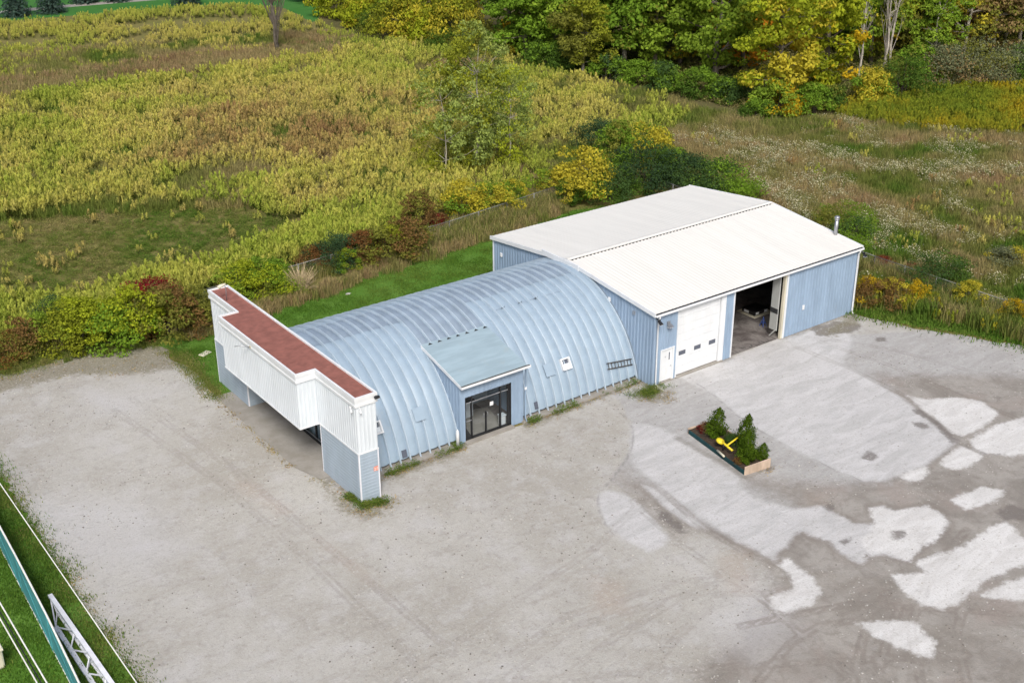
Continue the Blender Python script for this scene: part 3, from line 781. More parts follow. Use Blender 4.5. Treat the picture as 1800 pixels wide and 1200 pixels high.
for a, b in ((DX0+.07, M1-.035), (M1+.035, M2-.045), (M2+.045, DX1-.10)):
    for z0, z1 in ((DZ0+.08, 2.43), (2.49, DZ1-.05)):
        MB().quad((a, EY+.07, z0), (b, EY+.07, z0), (b, EY+.07, z1), (a, EY+.07, z1)).build('pane', 'glass', porch)
MB().box(-11.30, -11.06, EY+.050, EY+.062, 1.78, 2.02).build('paper_notice', 'white_paint', porch)
for x in (-11.78, -11.52):
    MB().tube([(x, EY+.05, 1.25), (x, EY-.05, 1.28), (x, EY-.05, 1.48), (x, EY+.05, 1.50)], .022, 8).build('door_pull', 'galv', porch, True)
MB().box(DX0-.1, DX1+.05, .80, EY+.1, .004, .10).build('door_step', 'concrete', porch)
mb = MB(); mb.box(-12.9, -9.95, 1.4, 4.6, .021, .03); mb.build('entry_mat', 'liner', porch)
mb = MB(); mb.poly([(-12.4, 1.3, .034), (-10.2, 1.3, .034), (-9.6, 3.8, .034), (-11.5, 4.4, .034)]); mb.build('floor_tile', 'concrete', porch)
MB().box(EX0, EX1, 4.66, 4.72, .03, 4.5).build('inner_wall', 'lap_blue', porch)
MB().box(-12.2, -10.9, 3.4, 4.1, .035, 1.05).build('reception_desk', 'white_siding', porch, bevel=.02)
MB().box(-12.3, -10.8, 3.3, 4.2, 1.055, 1.1).build('desk_top', 'dark_metal', porch)
# white bollard-like downpipe cap left of the porch
mb = MB(); mb.tube([(-13.62, 1.0, .02), (-13.62, 1.0, .85), (-13.62, 1.0, 1.02), (-13.62, 1.02, 1.12)], [.10, .10, .07, .01], 10)
tag(mb.build('guard_post', 'white_paint', None, True), 'short white pointed guard post left of the glass entrance', 'post')
mb = MB(); mb.box(-10.30, -9.98, 1.45, 1.75, .035, .62); bin_ = mb.build('waste_bin', 'white_paint', None, bevel=.02)
tag(bin_, 'white waste bin behind the glass entrance', 'bin')
MB().box(-10.34, -9.94, 1.41, 1.79, .622, .68).build('lid', 'white_siding', bin_, bevel=.02)
# ladder hung along the arch near the shed
lad = thing('ladder', 'grey metal ladder hung sideways on the arch beside the shed', 'ladder')
pa, pb_ = Vector(arch_pt(-2.25, R(64.4), .05)), Vector(arch_pt(-.30, R(66.2), .05))
pc, pd_ = Vector(arch_pt(-2.28, R(67.2), .05)), Vector(arch_pt(-.32, R(69.0), .05))
MB().beam(pa, pb_, .035, .05).build('rail', 'bark_dark', lad); MB().beam(pc, pd_, .035, .05).build('rail', 'bark_dark', lad)
for i in range(8):
    t = (i+.5)/8
    MB().beam(pa.lerp(pb_, t), pc.lerp(pd_, t), .028).build('rung', 'bark_dark', lad)

# ------------------------------------------------------------------ white false front
front = thing('false_front', 'white canopy front with brown roof and blue lapped piers on the arch hut', 'building')
FX, FB, FP, FY0, FY1, PY0, PY1 = -20.85, -19.71, -21.97, -.86, 16.49, 3.27, 12.53
ZB, ZT2 = 2.90, 6.12
mb = MB(); zt = 5.62
for fr, a, b in ((fr_negx(FX), FY0, PY0), (fr_negx(FP), PY0, PY1), (fr_negx(FX), PY1, FY1)):
    ribbed(mb, fr, a, b, ZB, zt, .23, .075, .022, .02)
ribbed(mb, fr_negy(PY0), FP, FX, ZB, zt, .23, .075, .022, .02)
ribbed(mb, fr_posy(PY1), FP, FX, ZB, zt, .23, .075, .022, .02)
ribbed(mb, fr_negy(FY0), FX, FB, ZB, zt, .23, .075, .016, .02)
ribbed(mb, fr_posy(FY1), FX, FB, ZB, zt, .23, .075, .022, .02)
ribbed(mb, fr_posx(FB), FY0, FY1, ZB, zt, .23, .075, .022, .02)
mb.build('siding', 'white_siding', front)
OUT = [(FX, FY0), (FX, PY0), (FP, PY0), (FP, PY1), (FX, PY1), (FX, FY1), (FB, FY1), (FB, FY0)]
def offset(poly, d):
    n = len(poly); r = []
    for i in range(n):
        p0, p1, p2 = (Vector(poly[i-1]), Vector(poly[i]), Vector(poly[(i+1) % n]))
        a = (p1-p0).normalized(); b = (p2-p1).normalized()
        na = Vector((-a.y, a.x)); nb = Vector((-b.y, b.x))
        r.append(p1+(na+nb)*d/(1+na.dot(nb)))
    return r
def band(mb, poly, d0, d1, z0, z1):
    A = offset(poly, d0); B = offset(poly, d1); n = len(poly)
    for i in range(n):
        j = (i+1) % n
        a, b, c, d = A[i], A[j], B[i], B[j]
        mb.quad((a.x, a.y, z0), (b.x, b.y, z0), (b.x, b.y, z1), (a.x, a.y, z1))
        mb.quad((c.x, c.y, z0), (c.x, c.y, z1), (d.x, d.y, z1), (d.x, d.y, z0))
        mb.quad((a.x, a.y, z1), (b.x, b.y, z1), (d.x, d.y, z1), (c.x, c.y, z1))
        mb.quad((a.x, a.y, z0), (c.x, c.y, z0), (d.x, d.y, z0), (b.x, b.y, z0))
# outline runs so that a positive offset is outward
sgn = 1 if offset(OUT, .1)[0].x < FX else -1
mb = MB(); band(mb, OUT, sgn*.085, -sgn*.03, 5.94, 6.12); band(mb, OUT, sgn*.055, -sgn*.02, 5.73, 5.936); band(mb, OUT, sgn*.085, -sgn*.02, 5.60, 5.727)
mb.build('parapet_cap', 'white_paint', front)
mb = MB(); P = offset(OUT, -sgn*.025); mb.poly([(p.x, p.y, 6.03) for p in P]); o = mb.build('roof', 'red_roof', front)
mb = MB()
for y in np.arange(FY0+1.1, FY1, 1.52):
    mb.box((FP if PY0 < y < PY1 else FX)+.11, FB-.11, y-.02, y+.02, 6.031, 6.036)
mb.build('roof_seam', 'red_roof', o)
mb = MB(); mb.poly([(p[0], p[1], ZB+.01) for p in OUT]); mb.build('soffit', 'white_siding', front)
mb = MB(); band(mb, OUT, sgn*.03, -sgn*.01, ZB-.03, ZB+.05); mb.build('drip_trim', 'white_paint', front)
for y0, y1 in ((FY0, 3.16), (12.34, FY1)):
    mb = MB()
    lapped(mb, fr_negx(FX+.02), y0+.02, y1-.0, 0.0, ZB-.03)
    lapped(mb, fr_negy(y0+.02), FX+.02, FB, 0.0, ZB-.03)
    lapped(mb, fr_posy(y1), FX+.02, FB, 0.0, ZB-.03)
    mb.quad((FB, y0+.02, 0), (FB, y1, 0), (FB, y1, ZB), (FB, y0+.02, ZB))
    p = mb.build('pier', 'lap_blue', front)
    m2 = MB()
    for x, y in ((FX+.02, y0+.02), (FX+.02, y1), (FB-.02, y0+.02)): m2.box(x-.035, x+.035, y-.035, y+.035, 0, ZB-.035)
    m2.build('corner_strip', 'steel_pale', p)
# storefront under the canopy
SX = -19.62
mb = MB()
for y in (3.22, 5.0, 6.2, 7.4, 9.0, 10.6, 12.28): mb.box(SX-.06, SX+.05, y-.045, y+.045, .036, 2.88)
sf = mb.build('storefront', 'dark_metal', front)
mb = MB()
for (a, b) in ((3.265, 4.955), (5.045, 6.155), (6.245, 7.355), (7.445, 8.955), (9.045, 10.555), (10.645, 12.235)):
    mb.box(SX-.055, SX+.045, a, b, .036, .30 if a not in (5.045, 6.245) else .16); mb.box(SX-.055, SX+.045, a, b, 2.78, 2.88)
mb.build('rail', 'dark_metal', sf)
mb = MB(); mb.box(SX-.10, SX-.062, 3.2, 12.3, .30, .34); mb.build('sill', 'galv', sf)
for (a, b) in ((3.265, 4.955), (5.045, 6.155), (6.245, 7.355), (7.445, 8.955), (9.045, 10.555), (10.645, 12.235)):
    MB().quad((SX, a, .16), (SX, b, .16), (SX, b, 2.78), (SX, a, 2.78)).build('pane', 'glass', sf)
MB().box(SX+.25, SX+.30, 3.0, 12.4, .02, 2.95).build('blind', 'entry_roof', sf)
# fittings on the white front
mb = MB(); mb.box(-19.86, -19.60, -1.16, -.98, 5.86, 5.98); fl_ = mb.build('flood_lamp', 'dark_metal', front, bevel=.02)
MB().box(-19.84, -19.62, -1.15, -1.0, 5.845, 5.858).build('lens', 'white_paint', fl_)
MB().beam((-19.73, -1.0, 5.9), (-19.73, -.86, 5.85), .05).build('bracket', 'dark_metal', fl_)
for x, y in ((-20.62, -.90), (-20.95, -.55)):
    c_ = MB().tube([(x, y, 5.46), (x-.06, y-.13, 5.40), (x-.10, y-.24, 5.33)], .05, 10).build('security_camera', 'white_paint', front, True)
    MB().tube([(x, y+.06, 5.50), (x, y, 5.47)], .07, 10).build('mount', 'white_paint', c_, True)
l_ = MB().tube([(-20.62, 14.55, 6.05), (-20.62, 14.5, 6.9), (-20.75, 14.55, 7.05)], .025, 8).build('lamp_pole', 'galv', front, True)
MB().tube([(-20.60, 14.5, 7.10), (-20.9, 14.62, 6.98), (-21.0, 14.66, 6.90)], [.05, .11, .13], 10).build('lamp_head', 'cream', l_, True)
l_ = MB().tube([(-22.0, 8.5, 5.70), (-22.5, 8.95, 5.74), (-22.7, 9.1, 5.70)], .028, 8).build('lamp_arm', 'galv', front, True)
MB().box(-22.06, -21.975, 8.4, 8.6, 5.63, 5.77).build('lamp_base', 'cream', l_)
sg = MB().box(-20.03, -19.78, -.885, -.862, 1.66, 1.90).build('number_plate', 'orange_sign', front)
def mark(strokes, x, z, h, y, mat, name, parent, w=.022):
    m = MB()
    for s in strokes:
        for a, b in zip(s[:-1], s[1:]): m.beam((x+a[0]*h, y, z+a[1]*h), (x+b[0]*h, y, z+b[1]*h), w, .004, up=(0, 1, 0))
    return m.build(name, mat, parent)
mark([[(0, 0), (.5, .45), (.5, .8), (.25, 1), (0, .8)], [(0, 0), (.5, 0)]], -20.01, 1.70, .15, -.888, 'white_paint', 'digit', sg)
mark([[(.5, 0), (.5, 1), (.1, .8)], [(.1, .4), (.5, .4)]], -19.90, 1.70, .15, -.888, 'white_paint', 'digit', sg)

# ------------------------------------------------------------------ things in and around the shed
lift = thing('floor_lift', 'black scissor lift plate with white pads on a pale base in the doorway', 'lift', (13.42, 4.12, .014), 0)
MB().box(-.95, .95, -.85, .85, 0, .03).build('base_plate', 'cream', lift, bevel=.01)
MB().box(-.68, .68, -.58, .58, .034, .34).build('lift_deck', 'black', lift, bevel=.02)
for x, y in ((-.55, -.60), (.30, -.60), (-.70, -.05)):
    if y < -.4: MB().box(x, x+.28, y-.012, y+.018, .10, .26).build('pad', 'white_paint', lift)
    else: MB().box(x-.012, x+.018, y, y+.42, .10, .26).build('pad', 'white_paint', lift)
jk = thing('jack_stand', 'blue steel jack stand on the floor inside the shed doorway', 'stand', (12.05, 2.1, .014))
for i in range(4):
    a = math.pi/4+i*math.pi/2
    MB().beam((.24*math.cos(a), .24*math.sin(a), .0), (.05*math.cos(a), .05*math.sin(a), .52), .06, .03).build('leg', 'blue_stand', jk)
MB().box(-.12, .12, -.12, .12, .26, .30).build('plate', 'blue_stand', jk); MB().tube([(0, 0, .45), (0, 0, .68)], .045, 10).build('post', 'blue_stand', jk, True)
def rock(name, u, v, s, label, mat='stone', flat=.35, w=None):
    bm = bmesh.new(); bmesh.ops.create_icosphere(bm, subdivisions=2, radius=1)
    for p in bm.verts:
        n_ = .8+.4*random.random(); p.co = Vector((p.co.x*s*n_, p.co.y*s*n_*(w or .7), max(-.2*s, p.co.z*s*flat*n_)))
    me = bpy.data.meshes.new(name); bm.to_mesh(me); bm.free(); me.materials.append(MATS[mat])
    o = link(name, me); o.location = Vector(G(u, v))+Vector((0, 0, .02)); o.rotation_euler.z = random.uniform(0, 6)
    return tag(o, label, 'stone')
o = MB().box(-.40, .40, -.24, .24, 0, .05).build('paving_stone', 'cream', bevel=.02); o.location = (-19.98, 20.75, .01); o.rotation_euler.z = R(25)
tag(o, 'pale flat paving stone lying on the lawn behind the white front', 'stone')
rock('rock', 1157, 683, .34, 'flat grey rock at the foot of the shed corner downspout')
rock('rock', 1164, 694, .13, 'small grey rock in the weeds in front of the shed corner')
rock('rock', 612, 517, .22, 'small pale rock on the lawn edge near the hedge')
rock('rock', 893, 748, .16, 'small rock at the right end of the glass entrance step')

# ------------------------------------------------------------------ planter with ornament
pl = thing('planter_box', 'long plank planter box with dark teal side standing in the yard', 'planter', (-1.84, -8.29, 0), R(-8.5))
def pxy(x, y, z):
    a = R(-8.5); x += 2.25; y += 8.3
    return (-1.84+x*math.cos(a)-y*math.sin(a), -8.29+x*math.sin(a)+y*math.cos(a), z)
PX0, PX1, PYa, PYb, PH = -.82, .80, -2.5, 2.6, .48
MB().box(PX0-.05, PX0, PYa, PYb, 0, .25).build('side_board', 'teal_board', pl, bevel=.008)
MB().box(PX1, PX1+.05, PYa, PYb, 0, .26).build('side_board', 'plank', pl, bevel=.008)
MB().box(PX1-.003, PX1+.047, PYa, PYb, .264, PH).build('side_board', 'plank', pl, bevel=.008)
mb = MB(); mb.v = [(PX0-.055, PYa-.05, 0), (PX1+.055, PYa-.05, 0), (PX1+.055, PYa-.002, 0), (PX0-.055, PYa-.002, 0), (PX0-.055, PYa-.05, .50), (PX1+.055, PYa-.05, .58), (PX1+.055, PYa-.002, .58), (PX0-.055, PYa-.002, .50)]
mb.f = [(0, 3, 2, 1), (4, 5, 6, 7), (0, 1, 5, 4), (1, 2, 6, 5), (2, 3, 7, 6), (3, 0, 4, 7)]; mb.build('end_board', 'plank', pl, bevel=.01)
MB().box(PX0-.055, PX1+.055, PYb+.002, PYb+.05, 0, .36).build('end_board', 'plank', pl, bevel=.01)
mb = MB()
nx, ny = 8, 24
for i in range(nx+1):
    for j in range(ny+1):
        mb.v.append((PX0+(PX1-PX0)*i/nx, PYa+(PYb-PYa)*j/ny, .19+.17*i/nx+.06*random.random()))
for i in range(nx):
    for j in range(ny): mb.f.append((i*(ny+1)+j, (i+1)*(ny+1)+j, (i+1)*(ny+1)+j+1, i*(ny+1)+j+1))
mb.build('soil', 'soil', pl, True)
orn = thing('yellow_ornament', 'yellow painted metal anchor ornament among the cedars in the planter', 'ornament', pxy(-2.60, -8.75, .30), R(-43))
MB().tube([(-.15, -.1, .35), (.30, .35, .50), (.62, .68, .62)], .05, 8).build('shank', 'yellow', orn, True)
MB().tube([(-.42, .32, .40), (-.2, .0, .36), (-.08, -.18, .34), (.15, -.55, .34)], .06, 8).build('arm', 'yellow', orn, True)
mb = MB(); mb.tube([(-.48, .36, .34), (-.44, .35, .44), (-.42, .34, .50)], [.26, .22, .02], 16); mb.build('fluke', 'yellow', orn, True)
MB().tube([(.52, .82, .62), (.72, .55, .62)], .055, 8).build('stock', 'yellow', orn, True)
MB().tube([(-.62, -.02, .0), (-.35, -.55, .02), (-.28, -.7, .02)], .06, 8).build('skid', 'cream', orn, True)
mb = MB(); mb.tube([(-.3, .1, -.05), (-.3, .1, .36)], .04, 8); mb.tube([(.4, .45, -.05), (.4, .45, .53)], .03, 8); mb.build('support', 'dark_metal', orn, True)

# ------------------------------------------------------------------ roadside: teal fence, lattice truss, wires, utility poles
fen = thing('teal_fence', 'low teal panel fence with white rails on the roadside grass', 'fence')
def fy(t): return 9+(-20-9)*t
def fpt(y, z):
    return (-37.156+.0416*y, y, z)
def ftop(y): return float(np.interp(y, [-18, -7.5, -5, 0, 5, 14], [1.0, 1.3, 1.75, 2.0, 1.85, 1.8]))
ys = list(np.linspace(12, -18, 7))
for a, b in zip(ys[:-1], ys[1:]):
    mb = MB(); xa, xb = fpt(a, 0)[0], fpt(b, 0)[0]
    mb.v = [(xa-.02, a, .05), (xa+.02, a, .05), (xb+.02, b, .05), (xb-.02, b, .05), (xa-.02, a, ftop(a)), (xa+.02, a, ftop(a)), (xb+.02, b, ftop(b)), (xb-.02, b, ftop(b))]
    mb.f = [(0, 3, 2, 1), (4, 5, 6, 7), (0, 1, 5, 4), (1, 2, 6, 5), (2, 3, 7, 6), (3, 0, 4, 7)]
    p = mb.build('panel', 'teal', fen)
    m2 = MB(); m2.beam((xa-.045, a, ftop(a)-.1), (xb-.045, b, .12), .022); m2.build('brace', 'teal', p)
for nm, zf in (('top_rail', lambda y: ftop(y)+.03), ('bottom_rail', lambda y: .04)):
    MB().tube([(fpt(y, 0)[0], y, zf(y)) for y in ys], .045, 8).build(nm, 'wire_white', fen, True)
for y in ys: MB().box(fpt(y, 0)[0]-.05, fpt(y, 0)[0]+.05, y-.05, y+.05, -.05, ftop(y)-.02).build('post', 'teal', fen)
trs = thing('lattice_truss', 'pale steel lattice truss section lying on the roadside grass', 'truss')
a0, a1 = Vector((-36.30, .37, .45)), Vector((-36.05, -13.0, .45))
b0, b1 = Vector((-36.72, -1.6, .10)), Vector((-36.62, -13.0, .10))
c0, c1 = Vector((-36.35, -.6, .10)), Vector((-36.12, -13.0, .10))
MB().beam(a0, a1, .20, .12).build('chord', 'steel_pale', trs); MB().beam(b0, b1, .20, .10).build('chord', 'steel_pale', trs); MB().beam(c0, c1, .09, .09).build('chord', 'steel_pale', trs)
MB().beam(a0, b0, .06).build('brace', 'steel_pale', trs); MB().beam(a0, c0, .06).build('brace', 'steel_pale', trs)
for i in range(6):
    t = i/6; t2 = (i+.5)/6; t3 = (i+1)/6
    pa = a0.lerp(a1, .17+.83*t2)
    MB().beam(b0.lerp(b1, t), pa, .05).build('brace', 'steel_pale', trs); MB().beam(pa, b0.lerp(b1, t3), .05).build('brace', 'steel_pale', trs)
    MB().beam(c0.lerp(c1, t), pa, .05).build('brace', 'steel_pale', trs)
    MB().beam(b0.lerp(b1, t), c0.lerp(c1, t), .05).build('strut', 'steel_pale', trs)
bx_ = thing('utility_box', 'cream rounded utility box on the grass at the left edge', 'box', tuple(G(-6, 1172)))
MB().box(-.32, .32, -.3, .3, 0, .95).build('cabinet', 'cream', bx_, bevel=.1); MB().box(-.36, .36, -.34, .34, .9, 1.02).build('lid', 'cream', bx_, bevel=.04)
PA, PB = 70.0, -62.0
for yy, side in ((PA, 'far left'), (PB, 'near right')):
    p = thing('utility_pole', 'tall wooden utility pole beyond the %s end of the roadside wires' % side, 'utility pole', (-38.6, yy, 0))
    MB().tube([(0, 0, -.2), (0, 0, 10.4)], [.17, .12], 10).build('pole', 'wood_pole', p, True)
    MB().box(-2.2, 2.2, -.07, .07, 9.2, 9.34).build('crossarm', 'wood_pole', p)
    MB().box(-2.0, 2.0, -.07, .07, 6.9, 7.02).build('crossarm', 'wood_pole', p)
def wire(u, v, z, rad, label, mat='wire_white', sag=.55):
    p = G(u, v, z); x = p[0]; y0 = p[1]
    f = lambda y: z-sag*(1-((y-4)/66)**2)+sag*(1-((y0-4)/66)**2)
    pts = [(x, y, f(y)) for y in np.linspace(PB, PA, 40)]
    o = MB().tube(pts, rad, 6).build('overhead_wire', mat, None, True)
    return tag(o, label, 'wire', 'overhead wires along the road')
wire(110, 1010, 8.9, .020, 'bright white overhead wire above the edge of the gravel yard')
wire(37, 1122, 6.8, .028, 'upper right overhead wire of the pair at the left edge')
wire(31, 1128, 6.75, .022, 'middle dark overhead wire of the pair at the left edge', 'black')
wire(24, 1128, 6.7, .026, 'lower left overhead wire of the pair at the left edge')

# ------------------------------------------------------------------ chain-link fences
wire_cells = []
def chain_fence(name, pts, label, h=1.25, step=3.0):
    f = thing(name, label, 'fence')
    for (x0, y0), (x1, y1) in zip(pts[:-1], pts[1:]):
        d = math.hypot(x1-x0, y1-y0); n = max(1, round(d/step))
        P = [Vector((x0+(x1-x0)*i/n, y0+(y1-y0)*i/n, 0)) for i in range(n+1)]
        for p in P: MB().tube([p-Vector((0, 0, .1)), p+Vector((0, 0, h+.05))], .035, 6).build('post', 'dull_pipe', f, True)
        MB().tube([P[0]+Vector((0, 0, h)), P[-1]+Vector((0, 0, h))], .024, 6).build('top_rail', 'dull_pipe', f, True)
        m = MB(); L = (P[-1]-P[0]); dd = L.normalized(); c = .16; k_ = int(d/c)
        for i in range(-int(h/c), k_+1):
            for s in (1, -1):
                a = max(0, i*c); b = min(d, i*c+h)
                if b <= a: continue
                za, zb = (a-i*c, b-i*c) if s > 0 else (h-(a-i*c), h-(b-i*c))
                nrm = Vector((-dd.y, dd.x, 0))*.003
                w = Vector((0, 0, .006))
                A = P[0]+dd*a+Vector((0, 0, za)); B = P[0]+dd*b+Vector((0, 0, zb))
                m.quad(A-w, B-w, B+w, A+w)
        tag(m.build('mesh', 'galv', f), kind='stuff')
    return f
chain_fence('chain_link_fence', [(-34, 27.6), (-12, 28.2), (5, 29.6), (18, 31.6), (26, 32)], 'grey chain-link fence in the overgrown hedge behind the lawn')
chain_fence('chain_link_fence', [(26, 32), (26, 4), (26.3, -6.6), (31, -14)], 'grey chain-link fence in the weeds right of the shed')

# ------------------------------------------------------------------ vegetation: leaves, trees, shrubs
def leaf_cloud(C, N, size, rg, droop=0.0, aspect=.62):
    """diamond leaves at centres C facing N; returns verts, quads"""
    n = len(C)
    N = N/np.linalg.norm(N, axis=1, keepdims=True)
    a = rg.normal(size=(n, 3)); a -= (a*N).sum(1, keepdims=True)*N
    a[:, 2] -= droop
    a /= np.linalg.norm(a, axis=1, keepdims=True)+1e-9
    b = np.cross(N, a)
    s = (size*rg.uniform(.6, 1.35, n))[:, None]
    mid = C+N*s*.12
    V = np.stack([C-a*s*.5, mid+b*s*.5*aspect, C+a*s*.5, mid-b*s*.5*aspect], 1).reshape(-1, 3)
    F = np.arange(n*4).reshape(n, 4)
    return V, F
def crown_shape(kind, t):
    """radius factor over relative crown height t 0..1"""
    if kind == 'oval': return np.sqrt(np.clip(1-(2*t-1)**2, 0, 1))**.8
    if kind == 'bush': return np.sqrt(np.clip(1-np.clip((t-.25)/.75, 0, 1)**2.2, 0, 1))*(.80+.2*np.minimum(1, t*4))
    if kind == 'egg': return np.sqrt(np.clip(1-(np.clip((t-.35)/.65, -1, 1))**2, 0, 1))*np.where(t < .35, .35+.65*np.sqrt(np.clip(1-((.35-t)/.35)**2, 0, 1)), 1)
    if kind == 'spire': return (1-t)**.75*(.35+.65*np.minimum(1, t*5))*1.05
    return np.ones_like(t)
def make_tree(seed, H, Rc, zb, kind, ncl, nleaf, leaf, bark, cl_r=.24, limbs=14, trunk_r=None, open_=0.0, lean=0, fork=False, droop=.3, stems=1, bare=0):
    rg = np.random.default_rng(seed)
    Hc = H-zb
    t = rg.beta(1.25, 1.15, ncl)
    ang = rg.uniform(0, 2*np.pi, ncl)
    rr = crown_shape(kind, t)*Rc*np.sqrt(rg.uniform(.12, 1, ncl))*rg.uniform(.82, 1.12, ncl)
    lob = 1+.20*np.sin(ang*2+rg.uniform(0, 6))+.14*np.sin(ang*3+rg.uniform(0, 6))
    C = np.stack([np.cos(ang)*rr*lob, np.sin(ang)*rr*lob, zb+t*Hc*(1-.06)], 1)
    C[:, 0] += lean*C[:, 2]/H
    crad = cl_r*Rc*rg.uniform(.6, 1.35, ncl)*(.6+.4*crown_shape(kind, t))
    w = crad**2; idx = rg.choice(ncl, nleaf, p=w/w.sum())
    d = rg.normal(size=(nleaf, 3)); d /= np.linalg.norm(d, axis=1, keepdims=True)
    d[:, 2] = np.where(d[:, 2] < -.2, d[:, 2]*.6, d[:, 2])
    rad = crad[idx]*(rg.uniform(.35, 1, nleaf)**.55)
    P = C[idx]+d*rad[:, None]*np.array([1, 1, .78])
    P[:, 2] = np.maximum(P[:, 2], .05)
    N = d*.8+rg.normal(size=(nleaf, 3))*.55+np.array([0, 0, .55])
    V, F = leaf_cloud(P, N, leaf, rg, droop)
    ctint = rg.uniform(.15, .85, ncl); tint = np.clip(ctint[idx]*.55+rg.uniform(0, 1, nleaf)*.45+rg.normal(0, .05, nleaf), 0, 1)
    # branches that have turned colour: a smooth random field over the crown
    ph = rg.uniform(0, 6, 6); q = C/np.array([Rc, Rc, Hc])
    fld = .5+.22*np.sin(q[:, 0]*2.3+ph[0])+.20*np.sin(q[:, 1]*2.6+ph[1])+.18*np.sin(q[:, 2]*4+ph[2])+rg.normal(0, .10, ncl)
    patch = np.clip(fld[idx], 0, 1)
    crown = np_mesh('crown', V, F, 'leaf', dict(tint=np.repeat(tint, 4), patch=np.repeat(patch, 4)))
    m = MB(); tr = trunk_r or H*.018
    tops = []
    for s in range(stems):
        off = Vector((0, 0, 0)) if stems == 1 else Vector((rg.uniform(-.3, .3)*Rc*.5, rg.uniform(-.3, .3)*Rc*.5, 0))
        top = Vector((lean*.75+rg.normal(0, .05)*H*.5+off.x*2.2, rg.normal(0, .05)*H*.5+off.y*2.2, zb+Hc*(.80 if stems == 1 else rg.uniform(.55, .95))))
        pts = [off+(top-off)*f+Vector((rg.normal(0, .012)*H, rg.normal(0, .012)*H, 0))*(0 if f == 0 else 1) for f in (0, .12, .3, .5, .7, .88, 1)]
        pts[0].z = -.15
        m.tube(pts, [tr*1.35, tr*1.05, tr*.92, tr*.75, tr*.5, tr*.28, tr*.1], 7, True)
        tops.append(pts)
    order = np.argsort(-crad)[:limbs] if not bare else rg.choice(ncl, min(limbs, ncl), replace=False)
    for j in order:
        pts = tops[j % stems]
        e = Vector(C[j]); f = min(5, max(1, int(np.searchsorted([p.z for p in pts], e.z-(2.2 if bare else .35)*np.hypot(e.x, e.y)-.2))))
        a = pts[f-1].lerp(pts[f], .5) if f < len(pts) else pts[-1]
        mid = a.lerp(e, .5)+Vector((rg.normal(0, .05)*Rc, rg.normal(0, .05)*Rc, -.04*Rc))
        r0 = tr*(.42 if e.z < zb+Hc*.6 else .28)
        m.tube([a, mid, e], [r0, r0*.6, r0*.15], 5, False)
        if bare:
            for _ in range(4):
                e2 = e+Vector(rg.normal(0, .20, 3))*Rc+Vector((0, 0, .45*Rc)); m.tube([mid.lerp(e, .3+.2*_), e2], [r0*.3, r0*.06], 4, False)
    trunk = m.mesh('trunk', bark, True)
    return trunk, crown
PROTO = {}
def proto(key, *a, **k_): PROTO[key] = make_tree(*a, **k_)
# tall wood trees seen at 120-180 m
proto('oval0', 11, 15, 5.0, 1.6, 'oval', 95, 9500, .46, 'bark', cl_r=.27)
proto('oval1', 12, 16, 4.6, 1.6, 'egg', 90, 9000, .46, 'bark', cl_r=.27)
proto('oval2', 13, 14, 5.2, 2.6, 'egg', 100, 9500, .46, 'bark_pale', cl_r=.25)
proto('tall0', 14, 19, 4.2, 1.0, 'oval', 100, 9500, .46, 'bark', cl_r=.29)
proto('tall1', 15, 18, 3.8, 1.0, 'egg', 100, 9500, .45, 'bark', cl_r=.30)
proto('open0', 16, 14, 4.2, 3.2, 'oval', 60, 4200, .42, 'bark_pale', cl_r=.24, limbs=26)
proto('bush0', 21, 5, 3.6, .2, 'bush', 75, 5200, .34, 'bark_dark', cl_r=.27, stems=4, trunk_r=.07)
proto('bush1', 22, 4.2, 3.4, .1, 'bush', 70, 5200, .34, 'bark_dark', cl_r=.28, stems=4, trunk_r=.07)
# shrubs seen at 70-100 m with leaves of their own size
proto('shrub0', 31, 3, 2.0, .1, 'bush', 65, 5200, .165, 'bark_dark', cl_r=.26, stems=5, trunk_r=.035)
proto('shrub1', 32, 2.6, 2.1, .05, 'bush', 60, 5200, .165, 'bark_dark', cl_r=.29, stems=5, trunk_r=.035)
proto('shrub2', 33, 3.2, 1.8, .1, 'bush', 70, 5400, .15, 'bark_dark', cl_r=.24, stems=6, trunk_r=.03)
proto('fine0', 34, 2.8, 2.1, .05, 'bush', 75, 8500, .115, 'bark_dark', cl_r=.27, stems=6, trunk_r=.03)
proto('fine1', 35, 2.2, 2.2, .02, 'bush', 70, 8500, .115, 'bark_dark', cl_r=.30, stems=6, trunk_r=.03)
proto('airy0', 41, 11.8, 3.5, .8, 'oval', 160, 12500, .24, 'bark_pale', cl_r=.20, limbs=34, trunk_r=.11, lean=1.6)
proto('airy1', 42, 10, 3.2, .6, 'oval', 120, 6500, .23, 'bark_pale', cl_r=.20, limbs=26, trunk_r=.07, lean=-.4)
proto('bare0', 43, 15, 1.7, 5.0, 'egg', 40, 300, .30, 'bark_pale', cl_r=.40, limbs=22, trunk_r=.15, bare=1, lean=1.6)
proto('bare1', 44, 15, 2.2, 4.5, 'egg', 50, 260, .32, 'bark_pale', cl_r=.40, limbs=26, trunk_r=.15, bare=1, stems=4)
proto('bare2', 45, 18, 3.0, 6.5, 'egg', 70, 1500, .26, 'bark', cl_r=.28, limbs=34, trunk_r=.26, bare=1)
